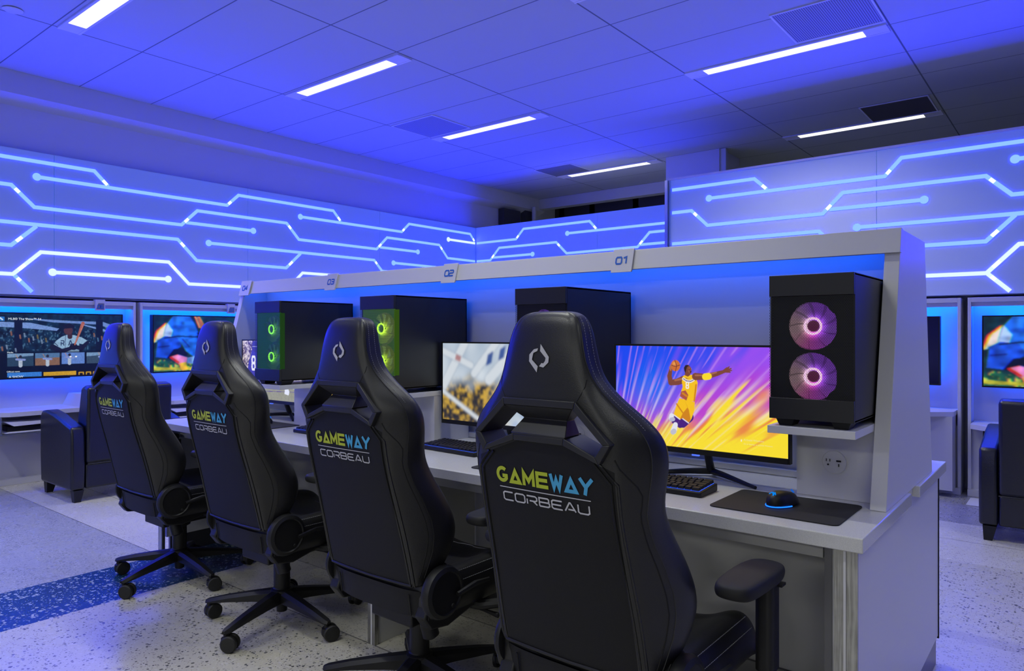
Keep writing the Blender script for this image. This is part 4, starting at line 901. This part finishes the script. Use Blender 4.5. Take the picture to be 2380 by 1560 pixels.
text_mesh('Activate Windows', .0085, 'screen_text', emitter('faint_text', (.80, .72, .35)), lambda a, b: (.468+a, .0012, .912+b), m1)
text_mesh('Go to Settings to activate Windows.', .0062, 'screen_text', MATS['faint_text'], lambda a, b: (.468+a, .0012, .900+b), m1)
monitor(-2.232, 2.27, 'monitor with a pale blurred city picture, between the two nearest chairs', pic_city())
monitor(-3.072, 2.30, 'monitor hidden behind the second nearest chair', pic_city()).scale = (.955, 1, 1)
monitor(-3.932, 2.30, 'monitor with a football player in purple number 8, leftmost station', pic_football())

# ------------------------------------------------------------------ keyboards, mouse pads, mice
M_key = principled('keycap', (.010, .010, .011), .5, spec=.35); M_glow = emitter('key_backlight', (.05, .15, 1.2))
def keyboard(loc, rz, label):
    t = thing('keyboard', label, 'keyboard', loc, rz, 'keyboards on the desk')
    W, D = .318, .125
    mb = MB(); mb.prism([(-D/2, .0005), (D/2, .0005), (D/2, .024), (-D/2, .016)], 'x', -W/2, W/2); mb.build('case', M_plastic, t, bevel=.003)
    rows = [[1]*14+[1.6], [1.4]+[1]*12+[1.4], [1.7]+[1]*11+[2.1], [2.1]+[1]*10+[1.5, 1], [1.2, 1.2, 1.2, 5.6, 1, 1, 1, 1.2]]
    for r, row in enumerate(rows):
        y = D/2-.013-r*.0232; tot = sum(row); u = (W-.018)/tot; x = -W/2+.009; zb = .0245-r*.0016
        for wk in row:
            a, b = x+.0009, x+wk*u-.0009; x += wk*u; q = .0022
            mb = MB(); mb.add([(a, y-.0100, zb-.004), (b, y-.0100, zb-.004), (b, y+.0100, zb-.004), (a, y+.0100, zb-.004), (a+q, y-.0070, zb+.0078), (b-q, y-.0070, zb+.0078), (b-q, y+.0085, zb+.0095), (a+q, y+.0085, zb+.0095)], [(0,3,2,1),(4,5,6,7),(0,1,5,4),(1,2,6,5),(2,3,7,6),(3,0,4,7)])
            mb.build('key', M_key, t, smooth=0)
    mb = MB(); mb.add([(-W/2+.008, -D/2+.0065, .0172), (W/2-.008, -D/2+.0065, .0172), (W/2-.008, D/2-.006, .0243), (-W/2+.008, D/2-.006, .0243)], [(0,1,2,3)]); mb.build('backlight', M_glow, t, smooth=0)
    return t
kb = keyboard((-1.045, 2.055, .7605), 0, 'black keyboard in front of the monitor with the basketball player')
dup(kb, (-2.03, 2.16, .7605), -.06, 'black keyboard in front of the pale city monitor, between the two nearest chairs')
dup(kb, (-2.89, 2.12, .7605), 0, 'black keyboard mostly hidden behind the second nearest chair')
def rounded(w_, d_, r, n=6):
    out = []
    for cx, cy, a in ((w_/2-r, d_/2-r, 0), (-w_/2+r, d_/2-r, 90), (-w_/2+r, -d_/2+r, 180), (w_/2-r, -d_/2+r, 270)):
        out += [(cx+r*math.cos(math.radians(a+90*k/n)), cy+r*math.sin(math.radians(a+90*k/n))) for k in range(n+1)]
    return out
M_pad = principled('mouse_pad_cloth', (.012, .012, .013), .75)
pad = MB().prism(rounded(.345, .268, .018), 'z', 0, .003).build('mouse_pad', M_pad, smooth=35)
pad.location = (-.658, 2.050, .7604); tag(pad, 'black mouse pad at the right end of the desk, nearest to the outlet', 'mouse pad', 'mouse pads')
for x, y, l in ((-1.57, 2.05, 'black mouse pad hidden behind the nearest chair'), (-2.44, 2.09, 'black mouse pad hidden behind the second nearest chair'), (-3.41, 2.100, 'blue lit mouse pad beside the leftmost monitor stand')):
    p2 = dup(pad, (x, y, .7604)); p2['label'] = l
def mouse(loc, rz, label):
    t = thing('computer_mouse', label, 'mouse', loc, rz, 'computer mice')
    mb = MB(); NU, NV = 16, 10; vs = []
    for j in range(NV+1):
        a = PI/2*j/NV
        for i in range(NU):
            b = 2*PI*i/NU; wx = .034*(1-.12*math.cos(b*2))*(1 if math.sin(b) > -.3 else 1.0); x = wx*math.cos(b)*math.cos(a)**.45; y = .062*math.sin(b)*math.cos(a)**.45
            vs.append((x, y-.006*math.sin(a), .004+.036*math.sin(a)**.9*(1-.20*max(0, y/.062))))
    mb.add(vs, [(j*NU+i, j*NU+(i+1) % NU, (j+1)*NU+(i+1) % NU, (j+1)*NU+i) for j in range(NV) for i in range(NU)]+[tuple(range(NU-1, -1, -1))]); mb.build('shell', M_plastic, t, smooth=60)
    mb = MB(); mb.tube([(.0345*math.cos(b), .063*math.sin(b), .004) for b in [2*PI*(.52+.46*k/20) for k in range(21)]], .0018, 6); mb.build('light_ring', emitter('mouse_glow', (.02, .33, 2.4)), t)
    mb = MB(); mb.tube([(-.001, .046, .036), (-.001, .052, .032), (-.001, .056, .026)], .0028, 8); mb.build('scroll_wheel', emitter('wheel_glow', (.01, .10, .5)), t)
    mb = MB()
    for pts in ([(-.008,0),(-.003,.006),(.001,.002)],[(.0,.008),(.002,0),(-.002,-.006)],[(.008,0),(.004,.006),(.003,-.003)]):
        for q in ribbon(pts, .0022): mb.add([(p.x*1.3, -.0500+p.y*.85, .0362+p.y*.85) for p in q], [(0,1,2,3)])
    mb.build('emblem', emitter('mouse_emblem', (.0, .25, .9)), t, smooth=0)
    return t
ms = mouse((-.666, 2.05, .7636), -.25, 'black mouse with a blue glowing rim on the rightmost pad')
dup(ms, (-1.56, 2.05, .7636), 0, 'black mouse hidden behind the nearest chair')
dup(ms, (-2.43, 2.08, .7636), 0, 'black mouse hidden behind the second nearest chair')
dup(ms, (-3.44, 2.13, .7636), 0, 'black mouse with a cyan rim on the leftmost pad')

# ------------------------------------------------------------------ gaming chairs
ROWS = [ # z, y_rear, w_edge, w_front, depth, centre thickness, wrap of the rear face, half width of the flat centre
 (1.301,-.302,.040,.040,.024,.024,.006,.030),(1.297,-.314,.066,.066,.042,.042,.010,.050),(1.284,-.326,.084,.085,.060,.058,.014,.066),(1.258,-.335,.096,.098,.070,.068,.017,.076),(1.225,-.341,.104,.107,.075,.073,.018,.084),(1.190,-.344,.112,.115,.079,.075,.019,.090),(1.155,-.345,.124,.127,.083,.073,.023,.100),(1.125,-.345,.143,.149,.090,.070,.030,.114),
 (1.090,-.345,.178,.189,.100,.067,.040,.138),(1.060,-.345,.214,.229,.110,.065,.050,.160),(1.030,-.344,.238,.255,.118,.065,.057,.176),(1.000,-.341,.248,.265,.122,.065,.060,.184),(.960,-.338,.249,.264,.124,.066,.060,.188),(.910,-.332,.240,.252,.126,.068,.056,.188),(.860,-.323,.231,.241,.132,.072,.052,.188),(.800,-.308,.236,.249,.150,.078,.060,.190),
 (.740,-.291,.246,.262,.170,.082,.074,.193),(.680,-.275,.254,.272,.182,.086,.084,.196),(.630,-.263,.256,.274,.178,.086,.082,.199),(.580,-.251,.248,.264,.157,.086,.070,.201),(.530,-.239,.237,.246,.125,.080,.048,.202),(.485,-.228,.224,.229,.097,.074,.028,.202),(.455,-.222,.214,.216,.080,.066,.018,.196)]
def row_at(z):
    R = ROWS
    if z >= R[0][0]: return R[0]
    for a, b in zip(R[:-1], R[1:]):
        if b[0] <= z <= a[0]:
            t = (a[0]-z)/(a[0]-b[0]); return tuple(a[i]*(1-t)+b[i]*t for i in range(8))
    return R[-1]
def section(r):
    z, yr, wr, wf, dp, ct, cw, wp = r
    half = [(0, yr), (wp*.5, yr+.0008), (wp*.93, yr+.004), (wp*1.03, yr+.008), (wp+(wr-wp)*.6, yr+cw*.60), (wr*.985, yr+cw*.95), (wr*1.003, yr+cw+.006), (wf, yr+cw+(dp-cw)*.5), (wf*.99, yr+dp*.92), (wf*.93, yr+dp*1.0), (wf*.84, yr+dp*.985), (wf*.70, yr+ct+(dp-ct)*.35), (wf*.5, yr+ct+.002), (0, yr+ct)]
    pts = half+[(-x, y) for x, y in half[-2:0:-1]]
    return [(x, y, z) for x, y in pts]
def make_shell():
    mb = MB(); secs = [section(r) for r in ROWS]; n = len(secs[0])
    for s_ in secs: mb.v += s_
    for i in range(len(secs)-1):
        for k in range(n): mb.f.append((i*n+k, i*n+(k+1) % n, (i+1)*n+(k+1) % n, (i+1)*n+k)); mb.m.append(0)
    mb.f.append(tuple(range(n))); mb.m.append(0); mb.f.append(tuple((len(secs)-1)*n+k for k in range(n-1, -1, -1))); mb.m.append(0)
    me = mb.mesh('backrest', [M_leather, M_fabric], 0)
    ob = bpy.data.objects.new('tmp', me); C.objects.link(ob)
    sm = ob.modifiers.new('s', 'SUBSURF'); sm.levels = 2; sm.render_levels = 2
    cut = MB().prism([(-.094,1.098),(.094,1.098),(.180,1.018),(.156,.980),(.066,1.012),(-.066,1.012),(-.156,.980),(-.180,1.018)], 'y', -.6, .2).build('cut', M_leather, smooth=0)
    bo = ob.modifiers.new('b', 'BOOLEAN'); bo.object = cut; bo.operation = 'DIFFERENCE'; bo.solver = 'EXACT'
    dg = bpy.context.evaluated_depsgraph_get(); me2 = bpy.data.meshes.new_from_object(ob.evaluated_get(dg))
    ob.modifiers.remove(bo); dg = bpy.context.evaluated_depsgraph_get(); full = bpy.data.meshes.new_from_object(ob.evaluated_get(dg))
    bm = bmesh.new(); bm.from_mesh(full); bvh = BVHTree.FromBMesh(bm); bm.free()
    bpy.data.objects.remove(ob); bpy.data.objects.remove(cut)
    while len(me2.materials) < 2: me2.materials.append(M_fabric)
    for p in me2.polygons:     # centre back panel is a flatter cloth
        c = p.center; w_ = row_at(c.z)[7]
        p.material_index = 0
    me2.polygons.foreach_set('use_smooth', [True]*len(me2.polygons)); me2.set_sharp_from_angle(angle=math.radians(50))
    return me2, bvh
shell, BV = make_shell()
def rear(x, z, off=.0):
    h = BV.ray_cast(Vector((x, -1, z)), Vector((0, 1, 0)))
    return (x, h[0].y-off, z) if h[0] is not None else (x, row_at(z)[1]+.012-off, z)
def sidehit(z, y, sx, off=0.0):
    h = BV.ray_cast(Vector((sx*1, y, z)), Vector((-sx, 0, 0)))
    return (h[0].x+sx*off, y, z) if h[0] is not None else (sx*.2, y, z)
def stitched(name, path, r, mat, parent, dash=None):
    """dashed thread along a path of points"""
    P = [Vector(p) for p in path]; mb = MB(); L = [0]
    for a, b in zip(P[:-1], P[1:]): L.append(L[-1]+(b-a).length)
    def at(s):
        for i in range(len(P)-1):
            if s <= L[i+1]: return P[i].lerp(P[i+1], (s-L[i])/max(1e-9, L[i+1]-L[i]))
        return P[-1]
    s = 0
    while s < L[-1]: mb.tube([at(s), at(min(s+dash*.6, L[-1]))], r, 4); s += dash
    return mb.build(name, mat, parent, smooth=0)
def text_on_back(parent, name, quads_by, mat):
    mb = MB()
    for qs in quads_by:
        for q in qs:
            # subdivide each quad a little so that it follows the cloth
            n = max(1, int((Vector(q[0])-Vector(q[3])).length/.012)); A, B, Cc, D = q
            for i in range(n):
                t0, t1 = i/n, (i+1)/n; a = A.lerp(D, t0); b = B.lerp(Cc, t0); c = B.lerp(Cc, t1); d = A.lerp(D, t1)
                top = [rear(p.x, p.y, .0018) for p in (a, b, c, d)]; mb.add(top, [(0, 1, 2, 3)])
    return mb.build(name, mat, parent, smooth=0)
def gaming_chair(label, loc, rz=0):
    t = thing('gaming_chair', label, 'gaming chair', loc, rz, 'gaming chairs in a row at the desk')
    back = bpy.data.objects.new('backrest', shell); C.objects.link(back); back.parent = t
    # plastic frame lining the harness openings, with the faceted bridge
    fr_ = MB(); y0, y1 = -.352, -.268
    for sx in (1, -1):
        out = [(.100,1.103),(.187,1.018),(.160,.974),(.068,1.006)]; inn = [(.095,1.084),(.168,1.016),(.149,.990),(.070,1.022)]
        for i in range(3):
            a, b = out[i], out[i+1]; c, d = inn[i+1], inn[i]
            fr_.prism([(sx*a[0], a[1]), (sx*b[0], b[1]), (sx*c[0], c[1]), (sx*d[0], d[1])], 'y', y0 if True else y0, y1)
    fr_.prism([(-.100,1.103),(.100,1.103),(.095,1.086),(-.095,1.086)], 'y', y0, y1)
    fr_.prism([(-.068,1.006),(.068,1.006),(.070,1.021),(-.070,1.021)], 'y', y0, y1)
    trim = fr_.build('harness_frame', M_plastic2, back, bevel=.002)
    prof = [(1.086,.094,-.352),(1.056,.060,-.322),(1.024,.076,-.352),(1.0205,.072,-.352)]
    mb = MB(); vs = []
    for z, hw, y in prof: vs += [(-hw, y, z), (hw, y, z)]
    for z, hw, y in prof: vs += [(-hw*.92, -.285, z), (hw*.92, -.285, z)]
    n = len(prof); fs = [(2*i, 2*i+1, 2*i+3, 2*i+2) for i in range(n-1)]+[(2*n+2*i, 2*n+2*i+2, 2*n+2*i+3, 2*n+2*i+1) for i in range(n-1)]
    fs += [(2*i, 2*i+2, 2*n+2*i+2, 2*n+2*i) for i in range(n-1)]+[(2*i+1, 2*n+2*i+1, 2*n+2*i+3, 2*i+3) for i in range(n-1)]
    mb.add(vs, fs); mb.build('bridge', M_plastic2, trim, bevel=.0015)
    # piping round the back panel, seams, stitches
    mb = MB(); zz = [.472+i*(.972-.472)/24 for i in range(25)]
    top = [(.150,.972),(.066,1.000),(-.066,1.000),(-.150,.972)]
    for k, (o_, r_) in enumerate(((.0, .0035), (.014, .003))):
        for sx in (1, -1):
            path = [rear(sx*(row_at(z)[7]*1.0-o_+.004-(.0 if z < .93 else (z-.93)*.9)), z, .0005) for z in zz]; MB().tube(path, r_, 6).build('piping', M_leather, back)
    mb = MB(); mb.tube([rear(x, .472+.004*abs(x)/.2, .001) for x in np.linspace(-.195, .195, 21)], .0045, 6); mb.build('lower_hem', M_plastic, back)
    mb = MB()
    for sx in (1, -1):
        MB().tube([rear(sx*x, z, -.0005) for x, z in ((.117,1.150),(.116,1.135),(.109,1.118),(.100,1.104))], .0016, 5).build('head_seam', M_black, back)
        pth = []
        for i in range(26):
            z = .985-i*(.985-.50)/25; r = row_at(z); xx = .186+(r[2]*.955-.186)*sstep(.990, .90, z); pth.append(rear(sx*xx, z, -.0004))
        MB().tube(pth, .0018, 5).build('side_seam', M_black, back)
    for sx in (1, -1):
        epath = []
        for i in range(60):
            z = 1.286-i*(1.286-.50)/59; r = row_at(z); epath.append(sidehit(z, r[1]+r[6]+.001, sx, .0002))
        MB().tube(epath, .0016, 6).build('edge_piping', M_leather, back)
        for s_ in (.012, .032):
            pth = []
            for i in range(40):
                z = 1.285-i*(1.285-1.045)/39; r = row_at(z); pth.append(sidehit(z, r[1]+r[6]+s_, sx, .0004))
            stitched('stitching', pth, .00065, M_thread, back, .0065)
    # emblem and lettering
    def px(l): return [Vector((((x-435)*.000455), 1.1945-(y-342)*.00038)) for x, y in l]
    mb = MB()
    for q in (px([(427,284),(402,290),(399,312),(424,300)]), px([(402,290),(375,322),(396,332),(400,312)]), px([(375,322),(375,362),(393,352),(396,332)]), px([(375,362),(424,426),(430,390),(393,352)]),
              px([(441,258),(495,334),(476,340),(441,300)]), px([(495,334),(493,366),(473,358),(476,340)]), px([(493,366),(464,396),(463,372),(473,358)]), px([(464,396),(438,390),(452,370),(463,372)])):
        mb.add([rear(p.x, p.y, .002) for p in q], [(0, 1, 2, 3)])
    mb.build('emblem', M_silver, back, smooth=0)
    gw = text_quads('GAMEWAY', -.1335, .9010, .272, .0370, .0086, GW, .08)
    text_on_back(back, 'lime_lettering', [q for i, q in gw if i < 4], M_lime); text_on_back(back, 'cyan_lettering', [q for i, q in gw if i >= 4], M_cyan)
    cb = text_quads('CORBEAU', -.118, .8580, .245, .0195, .0036, GLY, .20)
    text_on_back(back, 'white_lettering', [q for i, q in cb]+[ribbon([(-.127, .8895), (.126, .8895)], .0022)], M_silver)
    # skirt below the back
    mb = MB(); n = 24
    def sk(x): return -.214+.020*(abs(x)/.215)**4
    for k in range(n):
        xa, xb = -.208+.416*k/n, -.208+.416*(k+1)/n; za = .365+.010*(abs(xa)/.2)**3; zb = .365+.010*(abs(xb)/.2)**3
        mb.add([(xa, sk(xa), .453), (xb, sk(xb), .453), (xb, sk(xb)+.012, zb), (xa, sk(xa)+.012, za), (xa, sk(xa)+.02, .453), (xb, sk(xb)+.02, .453), (xb, sk(xb)+.03, zb), (xa, sk(xa)+.03, za)],
               [(0,1,2,3),(7,6,5,4),(3,2,6,7)]+([(0,3,7,4)] if k == 0 else [])+([(1,5,6,2)] if k == n-1 else []))
    skirt = mb.build('skirt', M_fabric, t, smooth=60)
    for sx in (1, -1): MB().tube([(sx*.170, sk(.17)-.003, .44), (sx*.170, sk(.17)+.007, .372)], .0025, 5).build('skirt_strap', M_plastic, skirt)
    # seat
    mb = MB(); xs = [-.265,-.262,-.245,-.215,-.18,-.13,0,.13,.18,.215,.245,.262,.265]; zt = [.40,.455,.492,.502,.490,.462,.455,.462,.490,.502,.492,.455,.40]
    ys = [-.20,-.15,0,.15,.25,.30,.325,.330]; fy = [(.0),(.0),(.0),(.004),(.002),(-.012),(-.035),(-.075)]
    vs = [(x*(.97 if j == 0 else (1 if j < 5 else .96)), y, max(.37, z+fy[j])) for j, y in enumerate(ys) for x, z in zip(xs, zt)]; nx = len(xs)
    fs = [(j*nx+i, j*nx+i+1, (j+1)*nx+i+1, (j+1)*nx+i) for j in range(len(ys)-1) for i in range(nx-1)]
    o_ = len(vs); vs += [(x*.9, y*.97, .365) for y in ys for x in xs]; fs += [(o_+j*nx+i, o_+(j+1)*nx+i, o_+(j+1)*nx+i+1, o_+j*nx+i+1) for j in range(len(ys)-1) for i in range(nx-1)]
    for j in range(len(ys)-1): fs += [(j*nx, (j+1)*nx, o_+(j+1)*nx, o_+j*nx), (j*nx+nx-1, o_+j*nx+nx-1, o_+(j+1)*nx+nx-1, (j+1)*nx+nx-1)]
    for i in range(nx-1): fs += [(i, o_+i, o_+i+1, i+1), ((len(ys)-1)*nx+i, (len(ys)-1)*nx+i+1, o_+(len(ys)-1)*nx+i+1, o_+(len(ys)-1)*nx+i)]
    mb.add(vs, fs); seat = mb.build('seat', M_leather, t, smooth=60); ss = seat.modifiers.new('s', 'SUBSURF'); ss.levels = 1; ss.render_levels = 2
    for sx in (1, -1):
        stitched('stitching', [(sx*.244, y, .4925) for y in np.linspace(-.14, .25, 14)], .0011, M_thread, seat, .009)
        stitched('stitching', [(sx*.2615, y, .468) for y in np.linspace(-.14, .25, 14)], .0009, M_thread, seat, .009)
    mb = MB()
    for k in range(7):
        y = -.03+k*.045; mb.tube([(-.11, y, .4625), (-.04, y, .458), (-.02, y+.012, .457), (.02, y+.012, .457), (.04, y, .458), (.11, y, .4625)], .0017, 4)
    mb.build('quilting', M_thread, seat)
    # recliner joints
    for sx in (1, -1):
        mb = MB(); mb.prism([(-.205,.375),(-.185,.42),(-.05,.44),(.02,.40),(.02,.355),(-.10,.325),(-.175,.335)], 'x', min(sx*.190, sx*.236), max(sx*.190, sx*.236)); mb.build('side_bracket', M_plastic, t, bevel=.006)
        j = MB().lathe([(.066, .0), (.080, .006), (.083, .020), (.078, .034), (.066, .040), (.062, .036), (.001, .036)], (0, 0, 0), 'x', 40).mesh('recliner_cover', M_plastic)
        ob = bpy.data.objects.new('recliner_cover', j); C.objects.link(ob); ob.parent = t; ob.location = (sx*(.240 if sx > 0 else .222), -.150, .452); ob.scale = (1, 1, 1) if sx > 0 else (-.6, .82, .86)
        MB().lathe([(.007, .0), (.006, .004), (.001, .004)], (.036, .028, -.045), 'x', 14).build('screw_cap', M_plastic2, ob)
        mb = MB(); mb.prism([(-.190,.37),(-.192,.50),(-.14,.55),(-.08,.50),(.0,.40),(.0,.37)], 'x', min(sx*.222, sx*.238), max(sx*.222, sx*.238)); mb.build('joint_plate', M_plastic, t, bevel=.002)
    mb = MB(); mb.tube([(.285, -.11, .44), (.290, -.03, .455), (.292, .03, .452)], [.008, .009, .007], 8); mb.build('recline_lever', M_plastic, t)
    # armrests
    for sx in (1, -1):
        ax = sx*.341
        mb = MB(); mb.tube([(sx*.12, .02, .352), (sx*.24, .05, .350), (sx*.310, .10, .362), (ax, .14, .40)], [.018, .018, .017, .016], 10); mb.build('armrest_bracket', M_plastic, t)
        mb = MB(); mb.prism(rounded(.046, .062, .016), 'z', .425, .655); ps = mb.build('armrest_post', M_plastic, t, smooth=35); ps.location = (ax, .14, 0)
        MB().tube([(0, 0, .385), (0, 0, .426)], .013, 12).build('inner_post', M_chrome, ps)
        MB().box(sx*.022, sx*.034, .005, .035, .628, .634).build('height_lever', M_plastic, ps, smooth=0) if sx > 0 else None
        mb = MB(); outl = [(-.030,-.128),(.030,-.128),(.046,-.100),(.050,-.02),(.054,.06),(.050,.115),(.030,.140),(-.014,.145),(-.040,.125),(-.052,.05),(-.050,-.05),(-.045,-.105)]
        N = len(outl)
        for z, k in ((.655,.80),(.660,.96),(.675,1.0),(.687,.97),(.6935,.86)): mb.v += [(p[0]*k, p[1]*k, z) for p in outl]
        for i in range(4):
            for k in range(N): mb.f.append((i*N+k, i*N+(k+1) % N, (i+1)*N+(k+1) % N, (i+1)*N+k)); mb.m.append(0)
        mb.f.append(tuple(range(N-1, -1, -1))); mb.f.append(tuple(4*N+k for k in range(N))); mb.m += [0, 0]
        pd = mb.build('armrest_pad', principled('armrest_foam', (.009, .009, .010), .62, spec=.3), t, smooth=80); pd.location = (ax, .02, 0); pd.rotation_euler = (0, 0, -.12*sx*0); s2 = pd.modifiers.new('s', 'SUBSURF'); s2.levels = 1; s2.render_levels = 2
    # mechanism, column, base
    mb = MB(); mb.box(-.195, .195, -.14, .15, .332, .364); mb.prism([(-.10,-.13),(.10,-.13),(.08,.12),(-.08,.12)], 'z', .290, .333); mb.build('tilt_mechanism', M_plastic, t, bevel=.006)
    mb = MB(); mb.tube([(.125, -.095, .345), (.130, -.085, .30), (.134, -.076, .262), (.135, -.074, .255)], [.024, .028, .028, .018], 14); mb.build('tension_knob', M_plastic, t)
    mb = MB(); mb.tube([(.07, .04, .338), (.24, .06, .330), (.30, .07, .322)], [.005, .005, .009], 8); mb.build('height_lever', M_plastic, t)
    mb = MB(); mb.lathe([(.020,.292),(.056,.292),(.052,.268),(.040,.262),(.036,.258),(.0345,.258),(.0345,.150),(.038,.146)], (0, 0, 0), 'z', 28); mb.build('gas_column', M_plastic, t)
    mb = MB(); mb.lathe([(.030,.148),(.046,.140),(.048,.110),(.040,.085),(.024,.082),(.022,.045),(.018,.043)], (0, 0, 0), 'z', 28); hub = mb.build('base_hub', M_plastic, t)
    a0 = t.get('spin', 0)
    for k in range(5):
        a = CH_ROT+2*PI*k/5; ca, sa = math.cos(a), math.sin(a)
        def R(r, s_, z): return (ca*r-sa*s_, sa*r+ca*s_, z)
        mb = MB(); vs = []
        for r, wd, zt_, zb_ in ((.035,.030,.140,.090),(.12,.026,.128,.088),(.24,.021,.108,.080),(.325,.018,.090,.072),(.340,.010,.084,.074)):
            vs += [R(r, -wd, zb_), R(r, -wd*1.05, zt_-.012), R(r, -wd*.55, zt_), R(r, wd*.55, zt_), R(r, wd*1.05, zt_-.012), R(r, wd, zb_)]
        mb.add(vs, [(i*6+j, i*6+(j+1) % 6, (i+1)*6+(j+1) % 6, (i+1)*6+j) for i in range(4) for j in range(6)]+[(5,4,3,2,1,0), (24,25,26,27,28,29)]); mb.build('leg', M_plastic, t, smooth=35)
        cs = bpy.data.objects.new('caster', MB().lathe([(.011,.074),(.011,.056),(.020,.054),(.021,.030),(.012,.026)], (0, 0, 0), 'z', 14).mesh('caster_yoke', M_plastic)); C.objects.link(cs); cs.parent = t; cs.location = R(.325, 0, 0); cs.rotation_euler = (0, 0, -.60+(.5, -.35, .25, .9, -.2)[k])
        for s_ in (-1, 1): MB().lathe([(.010,s_*.006),(.0315,s_*.007),(.033,s_*.011),(.033,s_*.020),(.029,s_*.024),(.008,s_*.025)], (0, .016, .0331), 'x', 26).build('wheel', M_rubber, cs)
    return t
CH_ROT = math.radians(215)
ch = gaming_chair('nearest black gaming chair, in front of the monitor with the basketball player', (-.950, 1.620, 0))
CH_ROT = math.radians(214)
for x, y, l in ((-1.800, 1.722, 'black gaming chair second from the right, in front of the tower with lime fans'), (-2.720, 1.780, 'black gaming chair third from the right, in front of the leftmost tower'), (-3.628, 1.775, 'leftmost and farthest black gaming chair, beside the club armchair')):
    dup(ch, (x, y, 0), 0, l)
